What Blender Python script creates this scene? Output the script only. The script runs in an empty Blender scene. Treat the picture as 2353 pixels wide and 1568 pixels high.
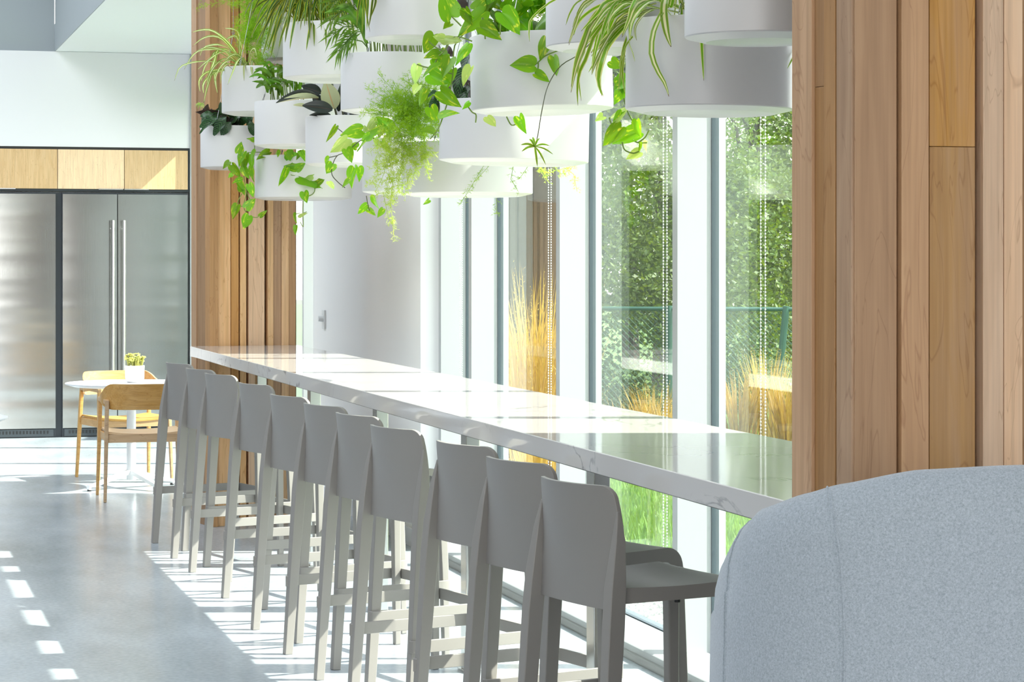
import bpy, bmesh, math, random
from mathutils import Vector, Matrix, noise as mnoise
R = random.Random(11)
C = bpy.context.scene.collection
sc = bpy.context.scene
PI = math.pi

# ------------------------------------------------------------------ camera
FPX = 85 / 36 * 2353          # focal length in pixels of the 2353 px wide frame
CXP, HZ, EYE = 1176.5, 595.0, 1.6
YAW = math.atan((CXP + 336) / FPX)
CA, SA = math.cos(YAW), math.sin(YAW)
cam = bpy.data.cameras.new('camera'); cam.lens = 85; cam.sensor_width = 36
cam.shift_y = -(784 - HZ) / 2353
cam.clip_start = 0.05; cam.clip_end = 400
camo = bpy.data.objects.new('camera', cam); C.objects.link(camo)
camo.location = (0, 0, EYE); camo.rotation_euler = (PI / 2, 0, -YAW)
sc.camera = camo
# ------------------------------------------------------------------ colour management
sc.view_settings.view_transform = 'Standard'; sc.view_settings.look = 'None'
sc.view_settings.gamma = 1; sc.view_settings.use_curve_mapping = False
sc.view_settings.exposure = 2.1
# ------------------------------------------------------------------ sky and sun
SUN_EL = math.radians(43.2)
LDIR = Vector((math.cos(SUN_EL) * CA, -math.cos(SUN_EL) * SA, math.sin(SUN_EL)))
w = bpy.data.worlds.new('sky'); sc.world = w; w.use_nodes = True
nt = w.node_tree; nt.nodes.clear()
wo = nt.nodes.new('ShaderNodeOutputWorld'); bg = nt.nodes.new('ShaderNodeBackground')
tc = nt.nodes.new('ShaderNodeTexCoord'); sx = nt.nodes.new('ShaderNodeSeparateXYZ')
rp = nt.nodes.new('ShaderNodeValToRGB')
nt.links.new(tc.outputs['Generated'], sx.inputs[0]); nt.links.new(sx.outputs['Z'], rp.inputs[0])
rp.color_ramp.elements[0].position = 0.0; rp.color_ramp.elements[0].color = (1.0, .985, .96, 1)
rp.color_ramp.elements[1].position = 0.7; rp.color_ramp.elements[1].color = (.78, .87, 1.0, 1)
nt.links.new(rp.outputs[0], bg.inputs[0]); nt.links.new(bg.outputs[0], wo.inputs[0])
bg.inputs[1].default_value = 1.15
sl = bpy.data.lights.new('sun', 'SUN'); sl.energy = 3.7; sl.angle = math.radians(.53); sl.color = (1, .965, .9)
so = bpy.data.objects.new('sun', sl); C.objects.link(so)
so.rotation_euler = LDIR.to_track_quat('Z', 'Y').to_euler(); so.location = (20, -5, 20)

# ------------------------------------------------------------------ pixel to point
def at(u, v, D):
    r = (u - CXP) / FPX * D
    return Vector((r * CA + D * SA, -r * SA + D * CA, EYE - (v - HZ) / FPX * D))
def depth_on_x(u, X): return X / ((u - CXP) / FPX * CA + SA)

# ------------------------------------------------------------------ materials
def lin(c): return tuple(x / 12.92 if x <= .04045 else ((x + .055) / 1.055) ** 2.4 for x in c)
def rgb(r, g, b): return lin((r / 255, g / 255, b / 255)) + (1,)
M = {}
def newmat(name):
    m = bpy.data.materials.new(name); m.use_nodes = True; M[name] = m
    return m, m.node_tree.nodes, m.node_tree.links, m.node_tree.nodes['Principled BSDF']
def simple(name, col, rough=.5, metal=0, spec=.5):
    m, n, l, p = newmat(name)
    p.inputs['Base Color'].default_value = col; p.inputs['Roughness'].default_value = rough
    p.inputs['Metallic'].default_value = metal; p.inputs['Specular IOR Level'].default_value = spec
    # faint procedural mottling keeps large surfaces from looking dead flat
    tx = n.new('ShaderNodeTexNoise'); tx.inputs['Scale'].default_value = 9; tx.inputs['Detail'].default_value = 3
    co = n.new('ShaderNodeTexCoord'); l.new(co.outputs['Object'], tx.inputs['Vector'])
    mr = n.new('ShaderNodeMapRange'); mr.inputs[3].default_value = max(.02, rough - .04); mr.inputs[4].default_value = rough + .04
    l.new(tx.outputs[0], mr.inputs[0]); l.new(mr.outputs[0], p.inputs['Roughness'])
    return m
def node(n, t, **kw):
    x = n.new(t)
    for k, v in kw.items(): setattr(x, k, v)
    return x
def ramp(n, stops):
    r = n.new('ShaderNodeValToRGB'); e = r.color_ramp.elements
    while len(e) < len(stops): e.new(.5)
    for i, (p, c) in enumerate(stops): e[i].position = p; e[i].color = c
    return r
def noise(n, l, co, scale, detail=4, vec=None, dist=0):
    t = n.new('ShaderNodeTexNoise'); t.inputs['Scale'].default_value = scale; t.inputs['Detail'].default_value = detail
    t.inputs['Distortion'].default_value = dist
    if vec:
        mp = n.new('ShaderNodeMapping'); mp.inputs['Scale'].default_value = vec
        l.new(co, mp.inputs[0]); l.new(mp.outputs[0], t.inputs['Vector'])
    else: l.new(co, t.inputs['Vector'])
    return t
def mixc(n, l, f, a, b, mode='MIX'):
    x = n.new('ShaderNodeMix'); x.data_type = 'RGBA'; x.blend_type = mode
    for s, val in ((x.inputs[0], f), (x.inputs[6], a), (x.inputs[7], b)):
        if hasattr(val, 'links'): l.new(val, s)
        else: s.default_value = val
    return x.outputs[2]

simple('wall_paint', (.86, .85, .86, 1), .6)
simple('wall_grey', (.89, .87, .84, 1), .6)
simple('ceiling_paint', (.86, .87, .87, 1), .7)
simple('wall_dark', (.16, .155, .15, 1), .6)
simple('well_grey', (.36, .40, .41, 1), .6)  # even mid grey on the faces of the ceiling well
simple('frame_white', (.42, .435, .44, 1), .35)
simple('gasket', (.05, .07, .085, 1), .5)
simple('pot_white', (.70, .68, .655, 1), .36)
simple('soil', (.018, .013, .01, 1), .9)
simple('cable', (.35, .35, .35, 1), .35, 1)
simple('stool_grey', (.285, .264, .24, 1), .42)
simple('table_white', (.85, .86, .87, 1), .3)
simple('dark_frame', (.035, .045, .055, 1), .4)
simple('ceramic', (.86, .86, .85, 1), .5)
simple('switch_white', (.72, .72, .70, 1), .4)
simple('fence_green', (.03, .10, .065, 1), .45)
simple('chain_white', (.9, .9, .9, 1), .3)
simple('bark', (.05, .035, .025, 1), .85)
simple('brown_wall', (.075, .05, .033, 1), .8)
simple('rubber', (.03, .03, .03, 1), .6)
simple('bronze_trim', (.45, .38, .30, 1), .5)

def m_floor():
    m, n, l, p = newmat('concrete')
    co = n.new('ShaderNodeTexCoord').outputs['Object']
    a = noise(n, l, co, .7, 6); b = noise(n, l, co, 45, 4); c = noise(n, l, co, 3.5, 5, (1, .35, 1))
    r1 = ramp(n, [(.3, (.37, .415, .445, 1)), (.7, (.47, .51, .535, 1))]); l.new(a.outputs[0], r1.inputs[0])
    r2 = ramp(n, [(.35, (.90, .90, .90, 1)), (.62, (1.04, 1.04, 1.04, 1))]); l.new(b.outputs[0], r2.inputs[0])
    o = mixc(n, l, 1, r1.outputs[0], r2.outputs[0], 'MULTIPLY')
    r3 = ramp(n, [(.35, (.9, .9, .9, 1)), (.65, (1.04, 1.04, 1.04, 1))]); l.new(c.outputs[0], r3.inputs[0])
    o = mixc(n, l, 1, o, r3.outputs[0], 'MULTIPLY'); l.new(o, p.inputs['Base Color'])
    mr = n.new('ShaderNodeMapRange'); mr.inputs[3].default_value = .13; mr.inputs[4].default_value = .30
    l.new(c.outputs[0], mr.inputs[0]); l.new(mr.outputs[0], p.inputs['Roughness'])
    bp = n.new('ShaderNodeBump'); bp.inputs['Strength'].default_value = .04; bp.inputs['Distance'].default_value = .002
    l.new(b.outputs[0], bp.inputs['Height']); l.new(bp.outputs[0], p.inputs['Normal'])
m_floor()
def m_quartz():
    m, n, l, p = newmat('quartz')
    co = n.new('ShaderNodeTexCoord').outputs['Object']
    a = noise(n, l, co, 2.2, 7, (1, .6, 1), 1.6)
    r = ramp(n, [(.0, (.64, .605, .565, 1)), (.485, (.64, .605, .565, 1)), (.5, (.22, .21, .20, 1)), (.512, (.63, .595, .555, 1)), (1, (.66, .625, .585, 1))])
    l.new(a.outputs[0], r.inputs[0])
    g = noise(n, l, co, 1.1, 2); rg = ramp(n, [(.45, (0, 0, 0, 1)), (.6, (1, 1, 1, 1))]); l.new(g.outputs[0], rg.inputs[0])
    o = mixc(n, l, rg.outputs[0], (.64, .605, .565, 1), r.outputs[0]); l.new(o, p.inputs['Base Color'])
    p.inputs['Roughness'].default_value = .07
m_quartz()
def m_wood(name, c1, c2, c3, axis='z', scale=1.0, rough=.45):
    m, n, l, p = newmat(name)
    co = n.new('ShaderNodeTexCoord').outputs['Object']; oi = n.new('ShaderNodeObjectInfo')
    ad = n.new('ShaderNodeVectorMath'); ad.operation = 'ADD'
    sm = n.new('ShaderNodeVectorMath'); sm.operation = 'SCALE'; sm.inputs['Scale'].default_value = 1
    cb = n.new('ShaderNodeCombineXYZ'); ml = n.new('ShaderNodeMath'); ml.operation = 'MULTIPLY'; ml.inputs[1].default_value = 37
    l.new(oi.outputs['Random'], ml.inputs[0]); l.new(ml.outputs[0], cb.inputs[0]); l.new(ml.outputs[0], cb.inputs[2])
    l.new(co, ad.inputs[0]); l.new(cb.outputs[0], ad.inputs[1]); v = ad.outputs[0]
    k = .09
    st = {'z': (1, 1, k), 'x': (k, 1, 1), 'y': (1, k, 1)}[axis]
    a = noise(n, l, v, 16 * scale, 5, st, 1.2); b = noise(n, l, v, 90 * scale, 4, {'z': (1, 1, .02), 'x': (.02, 1, 1), 'y': (1, .02, 1)}[axis])
    r = ramp(n, [(.3, c1), (.5, c2), (.72, c3)]); l.new(a.outputs[0], r.inputs[0])
    r2 = ramp(n, [(.3, (.86, .84, .82, 1)), (.6, (1.03, 1.03, 1.03, 1))]); l.new(b.outputs[0], r2.inputs[0])
    o = mixc(n, l, 1, r.outputs[0], r2.outputs[0], 'MULTIPLY')
    # sinuous mineral streaks of maple
    s = noise(n, l, v, 7 * scale, 3, {'z': (1, 1, .16), 'x': (.16, 1, 1), 'y': (1, .16, 1)}[axis], 2.0)
    rs = ramp(n, [(.492, (1, 1, 1, 1)), (.5, (.72, .62, .52, 1)), (.508, (1, 1, 1, 1))]); l.new(s.outputs[0], rs.inputs[0])
    o = mixc(n, l, .7, o, rs.outputs[0], 'MULTIPLY')
    hv = n.new('ShaderNodeHueSaturation'); mr = n.new('ShaderNodeMapRange'); mr.inputs[3].default_value = .84; mr.inputs[4].default_value = 1.14
    l.new(oi.outputs['Random'], mr.inputs[0]); l.new(mr.outputs[0], hv.inputs['Value']); l.new(o, hv.inputs['Color'])
    m2 = n.new('ShaderNodeMath'); m2.operation = 'MULTIPLY'; m2.inputs[1].default_value = 7.31
    m3 = n.new('ShaderNodeMath'); m3.operation = 'FRACT'; l.new(oi.outputs['Random'], m2.inputs[0]); l.new(m2.outputs[0], m3.inputs[0])
    m4 = n.new('ShaderNodeMapRange'); m4.inputs[3].default_value = .8; m4.inputs[4].default_value = 1.15; l.new(m3.outputs[0], m4.inputs[0])
    l.new(m4.outputs[0], hv.inputs['Saturation']); l.new(hv.outputs[0], p.inputs['Base Color'])
    p.inputs['Roughness'].default_value = rough
    bp = n.new('ShaderNodeBump'); bp.inputs['Strength'].default_value = .08; bp.inputs['Distance'].default_value = .001
    l.new(b.outputs[0], bp.inputs['Height']); l.new(bp.outputs[0], p.inputs['Normal'])
m_wood('maple', (.49, .265, .112, 1), (.54, .30, .132, 1), (.59, .34, .158, 1))
m_wood('maple_heart', (.50, .25, .07, 1), (.58, .32, .105, 1), (.60, .36, .18, 1))
m_wood('maple_pale_lit', (.70, .435, .225, 1), (.76, .49, .268, 1), (.81, .545, .315, 1))  # pale boards; the far fin's stronger light is also in this tone
m_wood('maple_dark_shaded', (.37, .195, .082, 1), (.42, .23, .10, 1), (.47, .265, .12, 1))  # brown boards; shade on the left-facing ones is also in this tone
simple('fin_core', (.10, .045, .022, 1), .8)
m_wood('cabinet_oak', (.82, .53, .255, 1), (.86, .57, .285, 1), (.90, .62, .33, 1), 'z', 2.4)
m_wood('chair_oak', (.55, .315, .115, 1), (.61, .37, .15, 1), (.66, .42, .19, 1), 'x', 1.6)
def m_steel(name, rough, col, wave):
    m, n, l, p = newmat(name)
    p.inputs['Base Color'].default_value = col; p.inputs['Metallic'].default_value = 1; p.inputs['Roughness'].default_value = rough
    co = n.new('ShaderNodeTexCoord').outputs['Object']
    if wave:
        a = noise(n, l, co, 1.6, 1, (.12, 1, 2.6))
        b = noise(n, l, co, 300, 2, (1, 1, .01))
        bp = n.new('ShaderNodeBump'); bp.inputs['Strength'].default_value = .30; bp.inputs['Distance'].default_value = .03
        l.new(a.outputs[0], bp.inputs['Height'])
        b2 = n.new('ShaderNodeBump'); b2.inputs['Strength'].default_value = .07; b2.inputs['Distance'].default_value = .001
        l.new(b.outputs[0], b2.inputs['Height']); l.new(bp.outputs[0], b2.inputs['Normal']); l.new(b2.outputs[0], p.inputs['Normal'])
m_steel('fridge_steel', .17, (.52, .53, .515, 1), True)
m_steel('dark_steel', .4, (.10, .115, .125, 1), False)
m_steel('steel', .25, (.68, .68, .66, 1), False)
def m_glass():
    m, n, l, p = newmat('glass'); n.remove(p); out = n['Material Output']
    t = n.new('ShaderNodeBsdfTransparent'); t.inputs[0].default_value = (.95, .985, .965, 1)
    g = n.new('ShaderNodeBsdfGlossy'); g.inputs['Roughness'].default_value = 0; g.inputs['Color'].default_value = (.93, .96, .96, 1)
    f = n.new('ShaderNodeFresnel'); f.inputs['IOR'].default_value = 1.5
    ge = n.new('ShaderNodeNewGeometry')
    mx = n.new('ShaderNodeMixShader')
    # both faces of the pane are seen from their air side
    mt = n.new('ShaderNodeMix'); mt.data_type = 'FLOAT'; f2 = n.new('ShaderNodeFresnel'); f2.inputs['IOR'].default_value = 1 / 1.0
    iv = n.new('ShaderNodeVectorMath'); iv.operation = 'SCALE'
    lw = n.new('ShaderNodeLayerWeight'); lw.inputs['Blend'].default_value = .5
    # Schlick from the facing angle
    pw = n.new('ShaderNodeMath'); pw.operation = 'POWER'; pw.inputs[1].default_value = 5; l.new(lw.outputs['Facing'], pw.inputs[0])
    ma = n.new('ShaderNodeMath'); ma.operation = 'MULTIPLY_ADD'; ma.inputs[1].default_value = .95; ma.inputs[2].default_value = .05
    l.new(pw.outputs[0], ma.inputs[0]); l.new(ma.outputs[0], mx.inputs[0])
    for x in (f, f2, ge, mt, iv): n.remove(x)
    l.new(t.outputs[0], mx.inputs[1]); l.new(g.outputs[0], mx.inputs[2]); l.new(mx.outputs[0], out.inputs[0])
m_glass()
def m_fabric():
    m, n, l, p = newmat('felt')
    co = n.new('ShaderNodeTexCoord').outputs['Object']
    a = noise(n, l, co, 700, 3); b = noise(n, l, co, 260, 4); c = noise(n, l, co, 6, 2)
    r = ramp(n, [(.3, (.25, .29, .32, 1)), (.5, (.40, .445, .485, 1)), (.7, (.53, .585, .63, 1))])
    ad = n.new('ShaderNodeMath'); ad.operation = 'ADD'; ml = n.new('ShaderNodeMath'); ml.operation = 'MULTIPLY'; ml.inputs[1].default_value = .5
    l.new(a.outputs[0], ad.inputs[0]); l.new(b.outputs[0], ad.inputs[1]); l.new(ad.outputs[0], ml.inputs[0]); l.new(ml.outputs[0], r.inputs[0])
    l.new(r.outputs[0], p.inputs['Base Color']); p.inputs['Roughness'].default_value = .95
    p.inputs['Sheen Weight'].default_value = .35; p.inputs['Sheen Roughness'].default_value = .5
    bp = n.new('ShaderNodeBump'); bp.inputs['Strength'].default_value = .25; bp.inputs['Distance'].default_value = .0015
    l.new(a.outputs[0], bp.inputs['Height']); l.new(bp.outputs[0], p.inputs['Normal'])
m_fabric()
def m_leaf(name, mode, cols, trans=.45, rough=.32, tcol=None):
    """cols: main, second, third.  UV.x runs across the blade, UV.y along it."""
    m, n, l, p = newmat(name)
    uv = n.new('ShaderNodeUVMap').outputs[0]; s = n.new('ShaderNodeSeparateXYZ'); l.new(uv, s.inputs[0])
    oi = n.new('ShaderNodeObjectInfo')
    def absx():
        a = n.new('ShaderNodeMath'); a.operation = 'SUBTRACT'; a.inputs[1].default_value = .5; l.new(s.outputs[0], a.inputs[0])
        b = n.new('ShaderNodeMath'); b.operation = 'ABSOLUTE'; l.new(a.outputs[0], b.inputs[0]); return b.outputs[0]
    if mode == 'stripe':       # pale centre, green edges
        r = ramp(n, [(0, cols[1]), (.13, cols[1]), (.2, cols[0]), (.42, cols[0]), (.47, cols[2])]); l.new(absx(), r.inputs[0]); col = r.outputs[0]
    elif mode == 'edge':       # green centre, pale margins
        r = ramp(n, [(0, cols[0]), (.28, cols[0]), (.38, cols[1])]); l.new(absx(), r.inputs[0]); col = r.outputs[0]
    elif mode == 'marble':     # pothos: yellow streaks
        cb = n.new('ShaderNodeVectorMath'); cb.operation = 'ADD'; c3 = n.new('ShaderNodeCombineXYZ'); mm = n.new('ShaderNodeMath'); mm.operation = 'MULTIPLY'; mm.inputs[1].default_value = 51
        l.new(oi.outputs['Random'], mm.inputs[0]); l.new(mm.outputs[0], c3.inputs[0]); l.new(uv, cb.inputs[0]); l.new(c3.outputs[0], cb.inputs[1])
        t = noise(n, l, cb.outputs[0], 2.3, 4, (2.6, 1, 1), .6)
        r = ramp(n, [(.0, cols[0]), (.58, cols[0]), (.64, cols[1]), (.74, cols[2])]); l.new(t.outputs[0], r.inputs[0])
        r2 = ramp(n, [(0, (.62, .9, .5, 1)), (.025, (1, 1, 1, 1))]); l.new(absx(), r2.inputs[0])
        col = mixc(n, l, .8, r.outputs[0], r2.outputs[0], 'MULTIPLY')
    elif mode == 'feather':    # calathea
        w_ = n.new('ShaderNodeMath'); w_.operation = 'MULTIPLY_ADD'; w_.inputs[1].default_value = .55; l.new(absx(), w_.inputs[0])
        ng = n.new('ShaderNodeMath'); ng.operation = 'MULTIPLY'; ng.inputs[1].default_value = -1; l.new(s.outputs[1], ng.inputs[0]); l.new(ng.outputs[0], w_.inputs[2])
        sn = n.new('ShaderNodeMath'); sn.operation = 'MULTIPLY'; sn.inputs[1].default_value = 50; l.new(w_.outputs[0], sn.inputs[0])
        si = n.new('ShaderNodeMath'); si.operation = 'SINE'; l.new(sn.outputs[0], si.inputs[0])
        r = ramp(n, [(.3, cols[0]), (.62, cols[1])]); l.new(si.outputs[0], r.inputs[0]); col = r.outputs[0]
    elif mode == 'rib':        # rubber plant with a coloured midrib
        r = ramp(n, [(0, cols[2]), (.022, cols[2]), (.035, cols[0])]); l.new(absx(), r.inputs[0])
        t = n.new('ShaderNodeTexWave'); t.inputs['Scale'].default_value = 5; l.new(uv, t.inputs['Vector'])
        col = mixc(n, l, .10, r.outputs[0], cols[1])
    else:
        t = noise(n, l, n.new('ShaderNodeTexCoord').outputs['Object'], 30, 3)
        r = ramp(n, [(.3, cols[0]), (.7, cols[1])]); l.new(t.outputs[0], r.inputs[0]); col = r.outputs[0]
    if mode in ('stripe', 'edge'):
        rt = ramp(n, [(.955, (0, 0, 0, 1)), (.985, (1, 1, 1, 1))]); l.new(s.outputs[1], rt.inputs[0]); col = mixc(n, l, rt.outputs[0], col, (.16, .08, .03, 1))
    hv = n.new('ShaderNodeHueSaturation'); mr = n.new('ShaderNodeMapRange'); mr.inputs[3].default_value = .75; mr.inputs[4].default_value = 1.3
    l.new(oi.outputs['Random'], mr.inputs[0]); l.new(mr.outputs[0], hv.inputs['Value']); l.new(col, hv.inputs['Color'])
    mr2 = n.new('ShaderNodeMapRange'); mr2.inputs[3].default_value = .488; mr2.inputs[4].default_value = .51
    l.new(oi.outputs['Random'], mr2.inputs[0]); l.new(mr2.outputs[0], hv.inputs['Hue'])
    l.new(hv.outputs[0], p.inputs['Base Color']); p.inputs['Roughness'].default_value = rough
    if trans > 0:
        out = n['Material Output']; tr = n.new('ShaderNodeBsdfTranslucent'); ms = n.new('ShaderNodeMixShader'); ms.inputs[0].default_value = trans
        tcn = mixc(n, l, 1, hv.outputs[0], tcol or (1.5, 1.25, .55, 1), 'MULTIPLY'); l.new(tcn, tr.inputs[0])
        l.new(p.outputs[0], ms.inputs[1]); l.new(tr.outputs[0], ms.inputs[2]); l.new(ms.outputs[0], out.inputs[0])
m_leaf('pothos', 'marble', [(.17, .42, .015, 1), (.50, .65, .04, 1), (.68, .74, .12, 1)])
m_leaf('pothos_pale', 'marble', [(.45, .66, .22, 1), (.62, .75, .36, 1), (.72, .8, .5, 1)], .5)
m_leaf('spider', 'stripe', [(.20, .38, .03, 1), (.85, .86, .60, 1), (.55, .62, .28, 1)], .35)
m_leaf('spider_green', 'edge', [(.19, .42, .015, 1), (.74, .76, .44, 1), (.5, .5, .2, 1)], .4)
m_leaf('lilyturf', 'edge', [(.05, .13, .012, 1), (.42, .46, .03, 1), (.4, .4, .05, 1)], .4)
m_leaf('palm', 'plain', [(.065, .18, .008, 1), (.14, .31, .015, 1), (0, 0, 0, 1)], .4)
m_leaf('calathea', 'feather', [(.012, .03, .012, 1), (.06, .17, .045, 1), (0, 0, 0, 1)], .1)
m_leaf('calathea_under', 'plain', [(.035, .02, .02, 1), (.05, .03, .025, 1), (0, 0, 0, 1)], .05)
m_leaf('rubber_dark', 'rib', [(.022, .03, .028, 1), (.05, .06, .05, 1), (.07, .04, .03, 1)], .05, .2)
m_leaf('rubber_pale', 'rib', [(.42, .45, .28, 1), (.5, .5, .3, 1), (.55, .30, .14, 1)], .15, .4)
m_leaf('fern', 'plain', [(.17, .33, .010, 1), (.33, .50, .025, 1), (0, 0, 0, 1)], .5, .4)
m_leaf('fern_mid', 'plain', [(.24, .50, .015, 1), (.42, .66, .05, 1), (0, 0, 0, 1)], .5, .4)
m_leaf('fern_bright', 'plain', [(.46, .74, .09, 1), (.64, .84, .18, 1), (0, 0, 0, 1)], .5, .4)
m_leaf('succulent', 'plain', [(.50, .55, .12, 1), (.60, .62, .25, 1), (0, 0, 0, 1)], .3)
m_leaf('stem', 'plain', [(.12, .20, .02, 1), (.2, .28, .04, 1), (0, 0, 0, 1)], 0)
m_leaf('stem_dark', 'plain', [(.05, .06, .02, 1), (.09, .09, .03, 1), (0, 0, 0, 1)], 0)
m_leaf('tree_leaf', 'plain', [(.04, .09, .008, 1), (.14, .22, .02, 1), (0, 0, 0, 1)], .35, .5)
m_leaf('dry_grass', 'plain', [(.34, .21, .03, 1), (.46, .32, .07, 1), (0, 0, 0, 1)], .35, .6, (1.2, 1.1, .8, 1))
m_leaf('lawn_blade', 'plain', [(.085, .20, .008, 1), (.15, .26, .016, 1), (0, 0, 0, 1)], .3, .5)
def m_ground(name, a, b, s):
    m, n, l, p = newmat(name); co = n.new('ShaderNodeTexCoord').outputs['Object']
    t = noise(n, l, co, s, 6); r = ramp(n, [(.35, a), (.65, b)]); l.new(t.outputs[0], r.inputs[0]); l.new(r.outputs[0], p.inputs['Base Color']); p.inputs['Roughness'].default_value = .9
m_ground('lawn', (.06, .12, .010, 1), (.10, .165, .02, 1), 3)
m_ground('gravel', (.16, .155, .15, 1), (.32, .31, .29, 1), 60)
m_ground('earth', (.07, .05, .03, 1), (.13, .11, .06, 1), 2)

# ------------------------------------------------------------------ mesh building
class MB:
    def __init__(s): s.v = []; s.f = []; s.uv = None
    def add(s, vs, fs):
        o = len(s.v); s.v += [tuple(p) for p in vs]; s.f += [tuple(i + o for i in f) for f in fs]; return s
    def box(s, a, b):
        x0, y0, z0 = a; x1, y1, z1 = b
        return s.add([(x0, y0, z0), (x1, y0, z0), (x1, y1, z0), (x0, y1, z0), (x0, y0, z1), (x1, y0, z1), (x1, y1, z1), (x0, y1, z1)],
                     [(0, 3, 2, 1), (4, 5, 6, 7), (0, 1, 5, 4), (1, 2, 6, 5), (2, 3, 7, 6), (3, 0, 4, 7)])
    def prism(s, poly, z0, z1):          # poly: xy list counter-clockwise
        n = len(poly)
        vs = [(x, y, z0) for x, y in poly] + [(x, y, z1) for x, y in poly]
        fs = [tuple(reversed(range(n))), tuple(range(n, 2 * n))] + [(i, (i + 1) % n, n + (i + 1) % n, n + i) for i in range(n)]
        return s.add(vs, fs)
    def loft(s, rings, cap=True, close=True):
        n = len(rings[0]); vs = [p for r in rings for p in r]; fs = []
        for k in range(len(rings) - 1):
            for i in range(n if close else n - 1):
                a, b = k * n + i, k * n + (i + 1) % n; fs.append((a, b, b + n, a + n))
        if cap: fs += [tuple(reversed(range(n))), tuple(range((len(rings) - 1) * n, len(rings) * n))]
        return s.add(vs, fs)
    def tube(s, pts, r, seg=6, cap=True):
        pts = [Vector(p) for p in pts]; rings = []; up = None
        for i, p in enumerate(pts):
            d = (pts[min(i + 1, len(pts) - 1)] - pts[max(i - 1, 0)])
            if d.length < 1e-9: d = Vector((0, 0, 1))
            d.normalize()
            if up is None: up = d.orthogonal().normalized()
            up = (up - d * up.dot(d)); up = up.normalized() if up.length > 1e-6 else d.orthogonal().normalized()
            sd = d.cross(up); rr = r[i] if isinstance(r, (list, tuple)) else r
            rings.append([p + up * (math.cos(2 * PI * k / seg) * rr) + sd * (math.sin(2 * PI * k / seg) * rr) for k in range(seg)])
        return s.loft(rings, cap)
    def rect(s, pts, wd, ht, side):      # rectangular bar along pts; side: fixed sideways axis, size wd along it
        pts = [Vector(p) for p in pts]; rings = []; side = Vector(side).normalized()
        for i, p in enumerate(pts):
            d = (pts[min(i + 1, len(pts) - 1)] - pts[max(i - 1, 0)]).normalized()
            sd = (side - d * side.dot(d)).normalized(); up = d.cross(sd)
            a = (wd[i] if isinstance(wd, (list, tuple)) else wd) / 2; b = (ht[i] if isinstance(ht, (list, tuple)) else ht) / 2
            rings.append([p + sd * x + up * y for x, y in ((-a, -b), (a, -b), (a, b), (-a, b))])
        return s.loft(rings)
    def lathe(s, prof, seg=48, c=(0, 0, 0)):
        rings = [[(c[0] + r * math.cos(2 * PI * k / seg), c[1] + r * math.sin(2 * PI * k / seg), c[2] + z) for k in range(seg)] for r, z in prof]
        return s.loft(rings, False)
    def build(s, name, mat, parent=None, smooth=True, loc=(0, 0, 0), bevel=0, ang=35, rot=(0, 0, 0)):
        me = bpy.data.meshes.new(name); me.from_pydata(s.v, [], s.f)
        if bevel:
            bm = bmesh.new(); bm.from_mesh(me); bmesh.ops.recalc_face_normals(bm, faces=bm.faces)
            es = [e for e in bm.edges if e.is_manifold and e.calc_face_angle(0) > .5]
            bmesh.ops.bevel(bm, geom=es, offset=bevel, segments=3, profile=.5, affect='EDGES', clamp_overlap=True)
            bm.to_mesh(me); bm.free()
        else:
            bm = bmesh.new(); bm.from_mesh(me); bmesh.ops.recalc_face_normals(bm, faces=bm.faces); bm.to_mesh(me); bm.free()
        if smooth:
            me.polygons.foreach_set('use_smooth', [True] * len(me.polygons)); me.set_sharp_from_angle(angle=math.radians(ang))
        me.materials.append(M[mat])
        o = link(name, me, parent, loc, rot)
        if bevel: o.modifiers.new('normals', 'WEIGHTED_NORMAL').keep_sharp = True
        return o
def link(name, me, parent=None, loc=(0, 0, 0), rot=(0, 0, 0)):
    o = bpy.data.objects.new(name, me); C.objects.link(o); o.location = loc; o.rotation_euler = rot
    if parent: o.parent = parent
    return o
def tag(o, label=None, cat=None, group=None, kind=None):
    if label: o['label'] = label
    if cat: o['category'] = cat
    if group: o['group'] = group
    if kind: o['kind'] = kind
    return o
def empty(name, loc=(0, 0, 0), rz=0, **k):
    o = bpy.data.objects.new(name, None); C.objects.link(o); o.location = loc; o.rotation_euler = (0, 0, rz); o.empty_display_size = .1
    return tag(o, **k)
def struct(name, mb, mat, parent=None, bevel=0, label=None):
    o = mb.build(name, mat, parent, bevel=bevel)
    if not parent: o['kind'] = 'structure'
    if label: o['label'] = label
    return o
def copy_tree(o, parent=None):
    c = o.copy(); C.objects.link(c); c.parent = parent
    for ch in list(o.children): copy_tree(ch, c)
    return c

# ------------------------------------------------------------------ the room
XW, XF, XG = 3.0, 3.1, 3.24          # wall face, frame face, glass
WY = [6.55, 7.33, 8.96, 10.59, 12.22, 12.895]     # near window run: end, mullions, end
FY = [16.14, 17.08, 18.70, 20.33, 21.90]
HEAD, CEIL, HI = 3.08, 3.46, 5.4
struct('floor', MB().box((-8, -5, -.12), (3.28, 22.6, 0)), 'concrete')
struct('ceiling', MB().box((1.745, -5, CEIL), (3.4, 22.05, CEIL + .25)), 'ceiling_paint')
mb = MB().box((-8, -5, HI), (-2.4, 22.6, HI + .2)).box((.4, -5, HI), (1.745, 22.6, HI + .2)).box((-2.4, -5, HI), (.4, 5, HI + .2))  # open strip overhead is an unseen skylight, sized to brighten the room
for y in (8, 11, 14, 17, 20, 22.3): mb.box((-2.4, y, HI), (.4, y + .25, HI + .2))
struct('ceiling_high', mb, 'ceiling_paint')
struct('trim_well', MB().box((1.745, -5, CEIL + .25), (1.9, 22.05, HI)).box((1.740, -5, CEIL + .004), (1.745, 22.05, CEIL + .25)), 'well_grey')
WB = 22.06
struct('wall_back', MB().box((-8, WB, 0), (3.4, WB + .3, CEIL)), 'wall_paint')
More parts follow.
